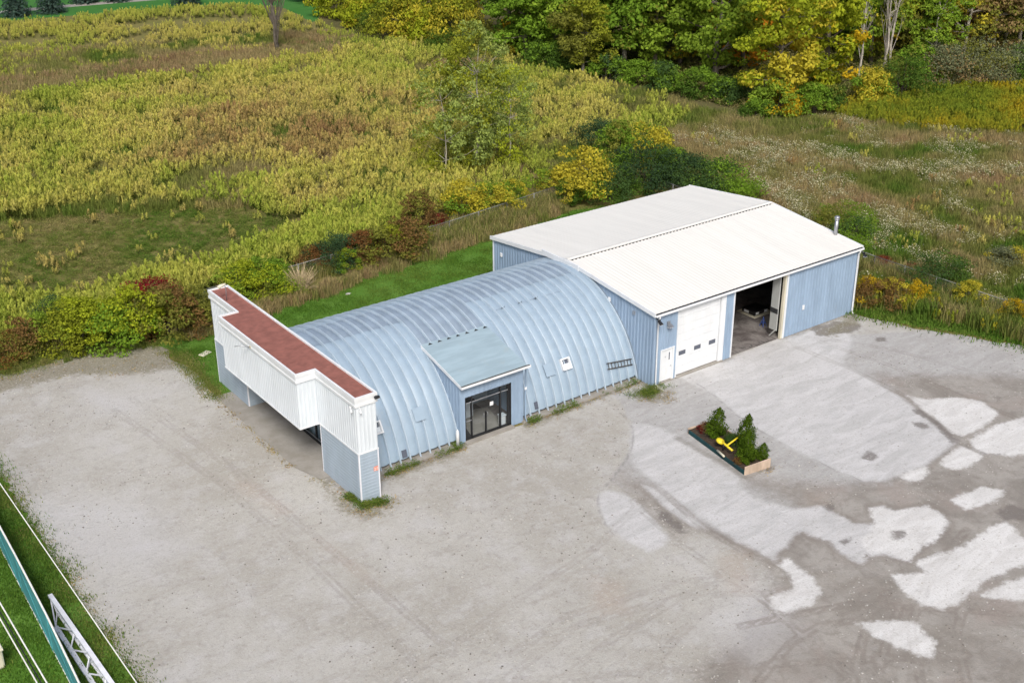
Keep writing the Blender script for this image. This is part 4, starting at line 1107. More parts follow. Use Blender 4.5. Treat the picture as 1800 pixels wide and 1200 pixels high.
def cedar_mesh(seed, H, Rc, nleaf, leaf):
    rg = np.random.default_rng(seed)
    t = rg.beta(1, 1.5, nleaf); ang = rg.uniform(0, 2*np.pi, nleaf)
    prof = np.where(t < .30, .62+.38*t/.30, np.clip(1-((t-.30)/.70)**1.5, 0, 1)**.9)
    lob = 1+.24*np.sin(ang*3+t*9+seed)+.20*np.sin(ang*5+t*21)
    rr = Rc*prof*lob*(rg.uniform(.2, 1, nleaf)**.45)*(1+.25*(rg.random(nleaf) < .12))
    P = np.stack([np.cos(ang)*rr, np.sin(ang)*rr, .05+t*(H-.05)], 1)
    N = np.stack([np.cos(ang), np.sin(ang), np.full(nleaf, .35)], 1)+rg.normal(size=(nleaf, 3))*.5
    V, F = leaf_cloud(P, N, leaf, rg, -1.2, .42)
    tint = np.clip(.35+.3*np.sin(ang*3+t*9)*.6+rg.normal(0, .2, nleaf), 0, 1)
    crown = np_mesh('crown', V, F, 'leaf', dict(tint=np.repeat(tint, 4), patch=np.repeat(rg.uniform(0, .5, nleaf), 4)))
    m = MB(); m.tube([(0, 0, -.1), (0, 0, H*.5), (0, 0, H*.92)], [.045, .03, .008], 6)
    return m.mesh('trunk', 'bark', True), crown
PROTO['cedar0'] = cedar_mesh(51, 1.9, .50, 3200, .10)
PROTO['cedar1'] = cedar_mesh(52, 1.9, .46, 3200, .10)
def spruce_mesh(seed, H, Rc):
    rg = np.random.default_rng(seed); Cs = []; Ns = []
    m = MB(); m.tube([(0, 0, -.1), (0, 0, H*.6), (0, 0, H*.97)], [H*.016, H*.009, .02], 7)
    nw = 22
    for i in range(nw):
        t = i/nw; z = .3+t*(H-.5); R_ = Rc*(1-t)**.85+.1; nb = int(10+8*(1-t))
        for b in range(nb):
            a = 2*math.pi*(b+rg.uniform(-.3, .3))/nb; L = R_*rg.uniform(.8, 1.1)
            if b % 2 == 0: m.tube([(0, 0, z), (math.cos(a)*L, math.sin(a)*L, z-L*.28)], [.035*(1-t)+.012, .006], 4, False)
            k_ = int(8+16*(1-t)); s = rg.uniform(.12, 1, k_)
            P = np.stack([np.cos(a)*L*s, np.sin(a)*L*s, z-L*.28*s**1.3+rg.normal(0, .05, k_)], 1)
            P[:, :2] += rg.normal(0, .10, (k_, 2))*(1-t+.2)
            Cs.append(P); Ns.append(np.tile([math.cos(a)*.3, math.sin(a)*.3, 1], (k_, 1))+rg.normal(0, .35, (k_, 3)))
    P = np.concatenate(Cs); N = np.concatenate(Ns)
    V, F = leaf_cloud(P, N, .40, rg, .3, .5)
    return m.mesh('trunk', 'bark_dark', True), np_mesh('crown', V, F, 'leaf', dict(tint=np.repeat(rg.uniform(0, 1, len(P)), 4), patch=np.repeat(rg.uniform(0, .4, len(P)), 4)))
PROTO['spruce0'] = spruce_mesh(61, 9, 2.6)
PROTO['spruce1'] = spruce_mesh(62, 8, 2.5)
COL = dict(poplar=(0.340, 0.430, 0.125), dark=(0.090, 0.169, 0.030), deep=(0.079, 0.146, 0.048), green=(0.186, 0.320, 0.038), mid=(0.250, 0.375, 0.048), olive=(0.222, 0.240, 0.050), lime=(0.345, 0.414, 0.034), ygreen=(0.262, 0.299, 0.034),
           yellow=(0.500, 0.450, 0.055), gold=(0.500, 0.360, 0.025), orange=(0.520, 0.240, 0.025), bluegreen=(0.050, 0.095, 0.045), teal=(0.065, 0.125, 0.060), brown=(0.220, 0.139, 0.057), rust=(0.221, 0.098, 0.039), red=(0.231, 0.024, 0.029),
           grey=(0.206, 0.235, 0.140), tan=(0.286, 0.209, 0.110), straw=(0.374, 0.297, 0.176), poplar_old=(0.150, 0.215, 0.058), blue=(0.080, 0.138, 0.123), cedar=(0.100, 0.175, 0.018), crimson=(0.242, 0.020, 0.044))
def plant(kind, name, u, v, label, cat, c, acc=None, amt=0.0, sx=1.0, sz=None, rz=None, group=None, xyz=None):
    tr, cr = PROTO[kind]
    p = xyz if xyz is not None else G(u, v)
    e = thing(name, label, cat, tuple(p), random.uniform(0, 6.28) if rz is None else rz, group)
    e.scale = (sx, sx, sz if sz is not None else sx)
    if kind.startswith('cedar'): e.rotation_euler = (random.uniform(-.16, .16), random.uniform(-.16, .16), random.uniform(0, 6.28))
    link('trunk', tr, e)
    o = link('crown', cr, e)
    o.color = (*COL[c], 1); o['accent'] = list(COL[acc or c]); o['accent_amount'] = float(amt)
    return e

# --- far left: spruces on the lawn, bare tree
plant('spruce0', 'spruce_tree', 30, 29, 'blue-grey spruce on the far lawn, at the left corner of the photo', 'tree', 'blue')
plant('spruce1', 'spruce_tree', 90, 23, 'blue-grey spruce on the far lawn, second from the left corner', 'tree', 'blue')
plant('spruce0', 'spruce_tree', 150, 5, 'spruce on the far lawn behind the path, third from the left', 'tree', 'blue')
plant('spruce1', 'spruce_tree', 208, 2, 'spruce on the far lawn behind the path, fourth from the left', 'tree', 'blue')
plant('spruce0', 'spruce_tree', 328, 9, 'blue-grey spruce on the far lawn left of the bare tree', 'tree', 'blue')
plant('bare2', 'bare_tree', 490, 94, 'thin nearly leafless tree standing alone in the field', 'tree', 'olive')
# --- bushes right of the bare tree
FB_ = 'yellow-green bushes at the back of the field'
plant('bush1', 'leafy_bush', 545, 6, 'olive bush at the back of the field next to the far lawn', 'bush', 'olive', 'yellow', .2, 1.0, group=FB_)
plant('bush0', 'leafy_bush', 592, 30, 'yellow-green bush leftmost of the row at the field back', 'bush', 'ygreen', 'lime', .40, 1.15, group=FB_)
plant('bush1', 'leafy_bush', 640, 48, 'bright lime bush in front of the row at the field back', 'bush', 'lime', 'yellow', .35, 1.05, 1.3, group=FB_)
plant('fine0', 'leafy_bush', 670, 56, 'small dark olive bush beside the bright lime bush', 'bush', 'dark', 'olive', .2, 1.5, group=FB_)
plant('oval0', 'yellowing_tree', 655, 30, 'green tree behind the bright lime bush at the field back', 'tree', 'mid', 'yellow', .35, .85)
plant('bush0', 'leafy_bush', 705, 70, 'yellow-green bush with gold leaves in the middle of the field back row', 'bush', 'ygreen', 'yellow', .28, 1.2, 1.35, group=FB_)
plant('bush1', 'leafy_bush', 745, 78, 'lime and gold bush right of the middle of the field back row', 'bush', 'lime', 'yellow', .35, 1.1, 1.3, group=FB_)
plant('oval1', 'yellowing_tree', 740, 52, 'yellow and orange tree rising behind the field back bushes', 'tree', 'lime', 'yellow', .32, .85)
plant('bush0', 'leafy_bush', 795, 84, 'golden yellow bush near the right end of the field back row', 'bush', 'ygreen', 'yellow', .36, 1.1, 1.4, group=FB_)
plant('bush1', 'leafy_bush', 828, 88, 'olive and yellow bush at the right end of the field back row', 'bush', 'olive', 'yellow', .35, .85, 1.3, group=FB_)
plant('oval2', 'yellowing_tree', 810, 50, 'golden tree behind the right end of the field back row', 'tree', 'ygreen', 'gold', .3, .75)
plant('fine1', 'leafy_bush', 780, 92, 'low dark shrub at the foot of the golden bush', 'bush', 'dark', 'olive', .2, 1.4)
# --- the wood: front row, each tree its own
W = [
 ('tall0', 925, 108, 'green', 'green', .4, 1.05, 'tall dark green tree at the left end of the wood'),
 ('bush0', 880, 102, 'olive', 'yellow', .3, .9, 'olive bush in the grass gap left of the wood'),
 ('oval1', 985, 112, 'green', 'mid', .4, .95, 'dense green tree second from the left end of the wood'),
 ('bush1', 960, 126, 'dark', 'green', .3, 1.05, 'dark green bush under the left end of the wood'),
 ('oval2', 1026, 136, 'olive', 'ygreen', .45, .72, 'smaller olive tree with thin pale trunk before the wood'),
 ('bush0', 1000, 128, 'deep', 'dark', .3, .8, 'deep green bush left of the thin pale trunk'),
 ('tall1', 1045, 110, 'green', 'mid', .4, 1.0, 'tall dark tree behind the smaller olive tree'),
 ('oval2', 1098, 122, 'green', 'olive', .4, 1.15, 'tall green tree with straight pale trunk in the wood'),
 ('bush1', 1068, 140, 'green', 'teal', .3, .85, 'green bush at the foot of the straight pale trunk'),
 ('bush0', 1120, 148, 'green', 'dark', .3, .75, 'green bush just right of the straight pale trunk'),
 ('tall0', 1150, 128, 'green', 'mid', .4, .95, 'dark tree between the pale trunk and the broken trunk'),
 ('bush1', 1165, 158, 'green', 'deep', .4, .9, 'green bush left of the broken trunk'),
 ('oval0', 1258, 137, 'mid', 'ygreen', .35, 1.12, 'spreading green tree with stout broken grey trunk'),
 ('bush0', 1225, 172, 'green', 'dark', .4, .85, 'green bush below the broken grey trunk'),
 ('bush1', 1282, 180, 'deep', 'green', .35, .8, 'deep green bush right below the broken grey trunk'),
 ('oval1', 1195, 120, 'mid', 'yellow', .45, 1.0, 'green tree with yellow branches left of the broken trunk'),
 ('tall1', 1300, 130, 'mid', 'orange', .60, .95, 'tree with bright orange crown behind the broken trunk'),
 ('tall0', 1370, 192, 'lime', 'yellow', .32, 1.0, 'tall yellow-green tree standing forward in the wood'),
 ('bush0', 1365, 206, 'mid', 'gold', .42, .95, 'golden bush at the foot of the tall yellow-green tree'),
 ('bush1', 1330, 212, 'dark', 'green', .35, .7, 'dark green bush at the front corner of the wood'),
 ('tall1', 1445, 165, 'lime', 'gold', .50, 1.0, 'tall green tree with gold lower branches in the wood'),
 ('bush0', 1425, 200, 'green', 'olive', .3, .8, 'green bush below the gold branches'),
 ('bush1', 1462, 192, 'dark', 'olive', .3, .75, 'dark bush left of the bare white stems'),
 ('bare0', 1508, 150, 'lime', 'yellow', .3, .95, 'slender bare pale tree leaning right at the wood edge'),
 ('bare1', 1556, 136, 'olive', 'yellow', .3, 1.0, 'bare pale tree with several stems at the wood edge'),
 ('bush1', 1528, 182, 'green', 'yellow', .48, .85, 'yellow-leaved bush in front of the bare pale stems'),
 ('fine0', 1580, 172, 'dark', 'olive', .3, 1.9, 'dark olive shrub right of the bare pale stems'),
 ('oval1', 1530, 118, 'mid', 'ygreen', .4, .95, 'green tree behind the slender bare tree'),
 ('bush0', 1610, 150, 'green', 'olive', .4, .95, 'green bush left of the grey-green thicket'),
 ('open0', 1640, 135, 'green', 'mid', .4, .8, 'fresh green open tree in the right half of the wood'),
 ('fine1', 1655, 152, 'grey', 'tan', .3, 2.2, 'grey-green thicket along the right edge of the wood'),
 ('open0', 1690, 122, 'olive', 'yellow', .45, 1.0, 'olive open tree with yellow leaves at the right'),
 ('fine0', 1705, 150, 'olive', 'grey', .4, 1.9, 'dull olive shrub below the olive open tree'),
 ('oval2', 1738, 118, 'olive', 'tan', .62, .85, 'tan and olive tree near the right corner'),
 ('bush1', 1750, 148, 'olive', 'yellow', .55, .7, 'yellowish bush at the right edge of the wood'),
 ('fine1', 1790, 146, 'grey', 'dark', .4, 2.1, 'grey thicket in the far right corner'),
 ('open0', 1785, 110, 'grey', 'olive', .4, 1.0, 'grey-green open tree in the far right corner'),
 ('bush0', 1830, 140, 'dark', 'olive', .4, 1.0, 'dark bush cut by the right edge of the photo'),
]
for kd, u, v, c, a, am, s, lb in W:
    if kd[:4] == 'bush' and u < 1500: s *= .82
    nm = 'leafy_bush' if kd[:4] in ('bush', 'fine') else ('bare_tree' if kd.startswith('bare') else 'wood_tree')
    plant(kd, nm, u, v, lb, 'bush' if nm == 'leafy_bush' else 'tree', c, a, am, s, s*random.uniform(.95, 1.1), group='trees and bushes along the edge of the wood')
# broken stub limbs on the stout trunk
e = thing('broken_trunk', 'stout grey broken trunk with stub limbs before the spreading green tree', 'tree', tuple(G(1256, 140)), 0)
MB().tube([(0, 0, -.2), (.05, 0, 1.6), (.0, .1, 3.2), (-.1, .1, 5.0), (-.05, .1, 6.6)], [.55, .40, .36, .26, .06], 8).build('trunk', 'bark', e, True)
for P in ([(0, .1, 3.0), (.8, -.6, 3.8), (1.3, -1.0, 4.9)], [(0, 0, 2.2), (-.7, .5, 2.7), (-1.0, .6, 3.1)], [(0, 0, 1.2), (1.0, -.8, 1.6), (1.4, -1.1, 1.9)]):
    MB().tube(P, [.2, .15, .05], 6).build('limb', 'bark', e, True)
# deeper rows, alike at this distance
kinds = ['tall0', 'tall1', 'oval0', 'oval1', 'oval2']; cs = ['dark', 'green', 'mid', 'olive', 'ygreen']; ac = ['green', 'yellow', 'gold', 'olive', 'ygreen']
back = []
for u in range(900, 1960, 62):
    vb = np.interp(u, [900, 1300, 1500, 1900], [82, 100, 95, 80])
    back.append((u+random.uniform(-18, 18), vb+random.uniform(-6, 6)))
n2nd = len(back)
WORD = dict(dark='dark green', green='green', mid='fresh green', olive='olive', ygreen='yellow-green')
ORD = 'first second third fourth fifth sixth seventh eighth ninth tenth eleventh twelfth thirteenth fourteenth fifteenth sixteenth seventeenth eighteenth nineteenth twentieth'.split()
for u in range(570, 1960, 75):
    vb = np.interp(u, [570, 850, 1300, 1900], [-5, 5, 55, 48])
    if 845 < u < 905: continue
    back.append((u+random.uniform(-18, 18), vb+random.uniform(-6, 6)))
for i, (u, v) in enumerate(back):
    row = 'second' if i < n2nd else 'third'; q_ = i if i < n2nd else i-n2nd
    plant(kinds[i % 5], 'wood_tree', u, v, '%s tree in the %s row of the wood, %s from the left' % (WORD[cs[(i*3) % 5]], row, ORD[q_]), 'tree', cs[(i*3) % 5], ac[(i*2) % 5], random.uniform(.2, .5), random.uniform(.95, 1.2), group='trees in the depth of the wood')

# --- middle ground shrubs behind the shed
MIDS = [
 ('shrub0', 1030, 345, 'green', 'yellow', .52, 1.6, 'big bush speckled with yellow leaves behind the white roof'),
 ('shrub1', 965, 342, 'mid', 'yellow', .50, .95, 'yellow speckled bush at the left foot of the big speckled bush'),
 ('shrub2', 1000, 360, 'dark', 'yellow', .42, .8, 'low dark bush with yellow leaves in front of the big speckled bush'),
 ('fine0', 1048, 262, 'teal', 'bluegreen', .4, 1.25, 'blue-green shrub in the weeds behind the big speckled bush'),
 ('shrub1', 1140, 285, 'mid', 'yellow', .68, 1.35, 'bright yellow bush rising behind the dark green shrubs'),
 ('shrub2', 1085, 290, 'green', 'olive', .4, 1.3, 'green bush between the speckled bush and the bright yellow bush'),
 ('fine0', 1130, 335, 'bluegreen', 'dark', .4, 1.6, 'large dark blue-green shrub behind the roof, tallest of three'),
 ('fine1', 1205, 335, 'bluegreen', 'deep', .4, 1.5, 'middle dark blue-green shrub behind the white roof'),
 ('fine1', 1268, 350, 'deep', 'green', .5, 1.5, 'dark green shrub at the right end behind the white roof'),
 ('fine0', 1075, 352, 'deep', 'dark', .4, 1.2, 'deep green shrub close behind the roof eave'),
 ('shrub1', 1180, 305, 'green', 'olive', .4, 1.0, 'green bush right of the bright yellow bush'),
 ('airy0', 836, 308, 'poplar', 'ygreen', .35, 1.0, 'tall airy pale green poplar in the field behind the hedge'),
 ('airy1', 785, 318, 'poplar', 'ygreen', .35, .95, 'thinner airy poplar left of the tall airy poplar'),
 ('airy1', 895, 300, 'poplar', 'lime', .35, .85, 'small airy poplar right of the tall airy poplar'),
 ('shrub0', 815, 385, 'green', 'yellow', .48, 1.15, 'yellow speckled bush in the hedge below the airy poplars'),
 ('shrub1', 865, 372, 'mid', 'yellow', .45, 1.05, 'lime and yellow bush in the hedge at the right of the poplars'),
 ('shrub2', 900, 362, 'green', 'yellow', .45, .8, 'small yellowish bush at the right end of the hedge'),
 ('fine1', 768, 396, 'crimson', 'red', .6, .42, 'small crimson bush in the hedge below the poplars'),
 ('shrub2', 740, 400, 'brown', 'olive', .4, 1.0, 'brownish bush left of the small crimson bush'),
 ('shrub0', 720, 450, 'olive', 'brown', .45, 1.05, 'olive and brown bush overhanging the lawn in the hedge'),
 ('shrub1', 675, 458, 'olive', 'ygreen', .45, 1.0, 'olive bush with lime leaves in the middle of the hedge'),
 ('shrub2', 640, 462, 'brown', 'rust', .45, .85, 'rusty brown bush in the middle of the hedge'),
 ('fine0', 592, 470, 'bluegreen', 'teal', .5, 1.05, 'rounded dark blue-green bush in the hedge'),
 ('shrub2', 610, 480, 'green', 'ygreen', .4, .6, 'low green bush at the foot of the rounded blue-green bush'),
 ('fine1', 555, 470, 'brown', 'rust', .5, .8, 'low brown bush left of the rounded blue-green bush'),
 ('shrub1', 470, 510, 'green', 'lime', .35, 1.0, 'fresh green bush in the hedge behind the canopy front'),
 ('shrub0', 425, 520, 'mid', 'lime', .4, .95, 'mid green bush in the hedge above the brown roof'),
 ('fine1', 500, 520, 'mid', 'olive', .4, .7, 'low mid green bush beside the straw-coloured dead bush'),
 ('shrub0', 350, 575, 'brown', 'olive', .55, 1.0, 'brown and olive bush beside the far end of the white front'),
 ('shrub2', 320, 585, 'olive', 'brown', .50, .95, 'olive brown bush second left of the white front'),
 ('shrub1', 285, 585, 'olive', 'brown', .45, 1.2, 'large olive bush under the dark red bush left of the white front'),
 ('fine1', 268, 560, 'crimson', 'red', .5, 1.25, 'dark red bush rising at the back of the left hedge'),
 ('shrub0', 235, 598, 'green', 'lime', .45, 1.2, 'large olive bush left of the dark red bush'),
 ('shrub1', 185, 602, 'lime', 'green', .35, 1.15, 'bright lime bush in the left hedge'),
 ('shrub2', 140, 608, 'ygreen', 'lime', .55, 1.15, 'yellow-green bush left of the bright lime bush'),
 ('shrub1', 95, 612, 'mid', 'ygreen', .45, .95, 'mid green bush in the left hedge by the gravel'),
 ('shrub0', 50, 622, 'olive', 'brown', .45, .8, 'olive bush with brown leaves near the left edge'),
 ('fine1', 15, 632, 'olive', 'rust', .40, .9, 'low olive and rust bush at the left edge by the gravel'),
 ('fine0', 100, 585, 'teal', 'mid', .4, .95, 'blue-green bush behind the left hedge'),
 ('fine1', -40, 640, 'olive', 'brown', .4, 1.0, 'low olive bush just cut by the left edge'),
 ('fine1', 1500, 430, 'deep', 'green', .4, .95, 'deep green bush behind the right end of the shed'),
 ('fine0', 1485, 412, 'green', 'olive', .4, 1.0, 'green bush behind the shed flue pipe'),
 ('shrub1', 1530, 535, 'brown', 'gold', .40, .75, 'orange brown bush at the right corner of the shed'),
 ('shrub2', 1565, 540, 'brown', 'yellow', .40, .72, 'brown bush with yellow tips right of the shed corner'),
 ('shrub0', 1612, 535, 'ygreen', 'gold', .55, .62, 'golden flowering bush on the verge right of the shed'),
 ('fine0', 1645, 505, 'deep', 'dark', .4, 1.0, 'rounded dark green bush in the weeds right of the shed'),
 ('fine1', 1552, 470, 'crimson', 'rust', .5, .42, 'small dark red bush behind the shed corner weeds'),
 ('fine1', 1602, 476, 'rust', 'crimson', .5, .30, 'tiny rusty red bush beside the rounded dark green bush'),
 ('shrub2', 1700, 540, 'ygreen', 'yellow', .5, .6, 'yellow-green bush on the verge near the fence post'),
 ('shrub2', 1780, 575, 'olive', 'gold', .55, .6, 'olive bush with golden tips at the right edge'),
 ('shrub1', 1770, 470, 'grey', 'yellow', .4, .7, 'grey-green bush in the meadow at the right edge'),
]
for kd, u, v, c, a, am, s, lb in MIDS:
    tree_ = kd.startswith('airy')
    plant(kd, 'poplar_tree' if tree_ else 'leafy_bush', u, v, lb, 'tree' if tree_ else 'bush', c, a, am, s, s*(1.22 if tree_ else random.uniform(.92, 1.08)), group=None if tree_ else 'bushes around the buildings')
# dead straw-coloured bush
e = thing('dead_bush', 'straw-coloured dead bush of bare twigs on the lawn edge', 'bush', tuple(G(530, 517)))
m = MB()
for i in range(190):
    a = random.uniform(0, 6.28); r_ = random.uniform(.2, 1.4); h_ = random.uniform(.8, 2.0)
    m.tube([(math.cos(a)*.25*r_, math.sin(a)*.25*r_, 0), (math.cos(a)*.6*r_, math.sin(a)*.6*r_, h_*.65), (math.cos(a)*1.1*r_, math.sin(a)*1.1*r_, h_)], [.03, .022, .008], 4, False)
m.build('twigs', 'straw', e)
# cedars and flowers in the planter
PZ = .26
plant('cedar0', 'cedar_shrub', 0, 0, 'plump upright cedar shrub at the far end of the planter', 'shrub', 'cedar', 'cedar', 0, 1.18, 1.05, xyz=pxy(-2.25, -7.0, PZ))
plant('cedar1', 'cedar_shrub', 0, 0, 'tallest pointed cedar shrub in the middle of the planter', 'shrub', 'cedar', 'olive', .1, 1.12, 1.22, xyz=pxy(-1.60, -8.75, PZ))
plant('cedar0', 'cedar_shrub', 0, 0, 'narrow cedar shrub at the near corner of the planter', 'shrub', 'cedar', 'olive', .2, 1.0, 1.12, xyz=pxy(-2.45, -10.1, PZ))
plant('cedar1', 'cedar_shrub', 0, 0, 'small leaning cedar shrub on the right side of the planter', 'shrub', 'cedar', 'cedar', 0, .80, .55, xyz=pxy(-1.60, -10.3, PZ))
plant('fine0', 'ground_plant', 0, 0, 'trailing dark green plant filling the right side of the planter', 'plant', 'dark', 'green', .4, .24, .16, xyz=pxy(-1.75, -9.3, PZ))
plant('fine1', 'ground_plant', 0, 0, 'dark low plant between the cedars in the planter', 'plant', 'deep', 'dark', .3, .26, .30, xyz=pxy(-1.9, -8.2, PZ-.05))
plant('fine0', 'ground_plant', 0, 0, 'spreading green plant behind the near cedar in the planter', 'plant', 'green', 'deep', .3, .27, .22, xyz=pxy(-1.8, -9.75, PZ-.05))
plant('shrub2', 'flower_clump', 0, 0, 'red flower clump at the far end of the planter', 'flowers', 'red', 'tan', .45, .22, .10, xyz=pxy(-2.45, -6.15, PZ-.02))
plant('shrub1', 'flower_clump', 0, 0, 'dull red leaf clump beside the red flowers in the planter', 'flowers', 'rust', 'straw', .5, .20, .09, xyz=pxy(-2.0, -5.95, PZ-.02))
plant('fine1', 'ground_plant', 0, 0, 'brown withered plant at the near left corner of the planter', 'plant', 'rust', 'brown', .5, .13, .16, xyz=pxy(-2.85, -9.95, PZ-.03))

# ------------------------------------------------------------------ ground cover nobody could count
def rod_clump(seed, n=4, spread=.55, hgt=1.25):
    rg = np.random.default_rng(seed); Vs = []; Fs = []; T = []; Pm = []; k0 = 0
    for i in range(n):
        c = rg.normal(0, spread*.5, 2); h = hgt*rg.uniform(.75, 1.15); pw = .24*rg.uniform(.75, 1.25); ph = .62*rg.uniform(.8, 1.2)
        m = 34; t = rg.beta(1, 1.25, m); a = rg.uniform(0, 6.28, m); r = pw*(1-t)**.7*(rg.uniform(.2, 1, m)**.4)
        P = np.stack([c[0]+np.cos(a)*r, c[1]+np.sin(a)*r, h-ph+t*ph], 1)
        N = np.stack([np.cos(a), np.sin(a), np.full(m, .7)], 1)+rg.normal(0, .4, (m, 3))
        V, F = leaf_cloud(P, N, .25, rg, -2.6, .36); Vs.append(V); Fs.append(F+k0); k0 += len(V)
        T.append(np.repeat(np.clip(.3+.6*t+rg.normal(0, .12, m), 0, 1), 4)); Pm.append(np.ones(len(V)))
        m = 12; z = rg.uniform(.08, h-ph*.8, m); a = rg.uniform(0, 6.28, m)
        P = np.stack([c[0]+np.cos(a)*.10, c[1]+np.sin(a)*.10, z], 1); N = np.stack([np.cos(a)*.4, np.sin(a)*.4, np.ones(m)], 1)+rg.normal(0, .3, (m, 3))
        V, F = leaf_cloud(P, N, .24, rg, .5, .32); Vs.append(V); Fs.append(F+k0); k0 += len(V)
        T.append(np.repeat(rg.uniform(.1, .7, m), 4)); Pm.append(np.zeros(len(V)))
    return np_mesh('weed_clump', np.concatenate(Vs), np.concatenate(Fs), 'rod', dict(tint=np.concatenate(T), plume=np.concatenate(Pm)))
def grass_clump(seed, n=46, h=.6, spread=.38, w=.022, flowers=0, fs=.085):
    rg = np.random.default_rng(seed)
    c = rg.normal(0, spread*.55, (n, 2)); a = rg.uniform(0, 6.28, n); hh = h*rg.uniform(.5, 1.2, n); ln = rg.uniform(.1, .55, n)*hh
    b = np.stack([c[:, 0], c[:, 1], np.zeros(n)], 1); wd = np.stack([-np.sin(a), np.cos(a), np.zeros(n)], 1)*w
    mid = b+np.stack([np.cos(a)*ln*.35, np.sin(a)*ln*.35, hh*.62], 1); tip = b+np.stack([np.cos(a)*ln, np.sin(a)*ln, hh], 1)
    V = np.stack([b-wd, b+wd, mid+wd*.8, mid-wd*.8, mid-wd*.8, mid+wd*.8, tip+wd*.15, tip-wd*.15], 1).reshape(-1, 3)
    F = np.arange(n*8).reshape(-1, 4); T = np.repeat(rg.uniform(.1, .95, n), 8); Pm = np.zeros(len(V))
    if flowers:
        j = rg.choice(n, flowers); P = tip[j]+rg.normal(0, .09, (flowers, 3)); N = rg.normal(0, .35, (flowers, 3))+np.array([0, 0, 1])
        V2, F2 = leaf_cloud(P, N, fs, rg, 0, .9); F = np.concatenate([F, F2+len(V)]); V = np.concatenate([V, V2])
        T = np.concatenate([T, np.repeat(rg.uniform(.4, .9, flowers), 4)]); Pm = np.concatenate([Pm, np.ones(len(V2))])
    return np_mesh('grass_clump', V, F, 'grass_blade', dict(tint=T, plume=Pm))
def leafy_clump(seed, n=60, h=.35, spread=.5, leaf=.11):
    rg = np.random.default_rng(seed)
    P = np.stack([rg.normal(0, spread*.5, n), rg.normal(0, spread*.5, n), rg.uniform(.02, h, n)], 1)
    V, F = leaf_cloud(P, rg.normal(0, .5, (n, 3))+np.array([0, 0, 1]), leaf, rg, 0, .6)
    return np_mesh('leafy_clump', V, F, 'grass_blade', dict(tint=np.repeat(rg.uniform(.1, .9, n), 4), plume=np.zeros(len(V))))
def proto_col(name, meshes):
    c = bpy.data.collections.new(name)
    for i, m in enumerate(meshes):
        o = bpy.data.objects.new('%s_%s' % (name, 'abcdef'[i]), m); c.objects.link(o)
    return c
C_ROD = proto_col('goldenrod', [rod_clump(s) for s in (1, 2, 3, 4)])
C_GRASS = proto_col('tall_grass', [grass_clump(s, 60, .75, .45, .020) for s in (5, 6, 7)])
C_ASTER = proto_col('aster', [grass_clump(s, 46, .62, .42, .020, 40, .095) for s in (8, 9)])
C_TURF = proto_col('turf', [grass_clump(s, 90, .085, .62, .012) for s in (10, 11)])
C_LOW = proto_col('low_leaf', [leafy_clump(s) for s in (12, 13, 14)])
C_LITTER = proto_col('litter', [leafy_clump(s, 9, .03, .35, .085) for s in (15, 16)])
def stone_mesh(seed):
    rg = np.random.default_rng(seed); bm = bmesh.new(); bmesh.ops.create_icosphere(bm, subdivisions=1, radius=.05)
    for p in bm.verts: p.co = Vector((p.co.x*rg.uniform(.7, 1.4), p.co.y*rg.uniform(.6, 1.1), max(-.01, p.co.z*rg.uniform(.4, .8))))
    me = bpy.data.meshes.new('loose_stone'); bm.to_mesh(me); bm.free(); me.materials.append(MATS['pebble']); return me
k = NT('pebble')
k.col(k.mix(k.attr('tint', 'INSTANCER').outputs['Fac'], (.13, .12, .105), (.47, .46, .435))); k.rough(.9)
C_STONE = proto_col('stone', [stone_mesh(s_) for s_ in (1, 2, 3)])
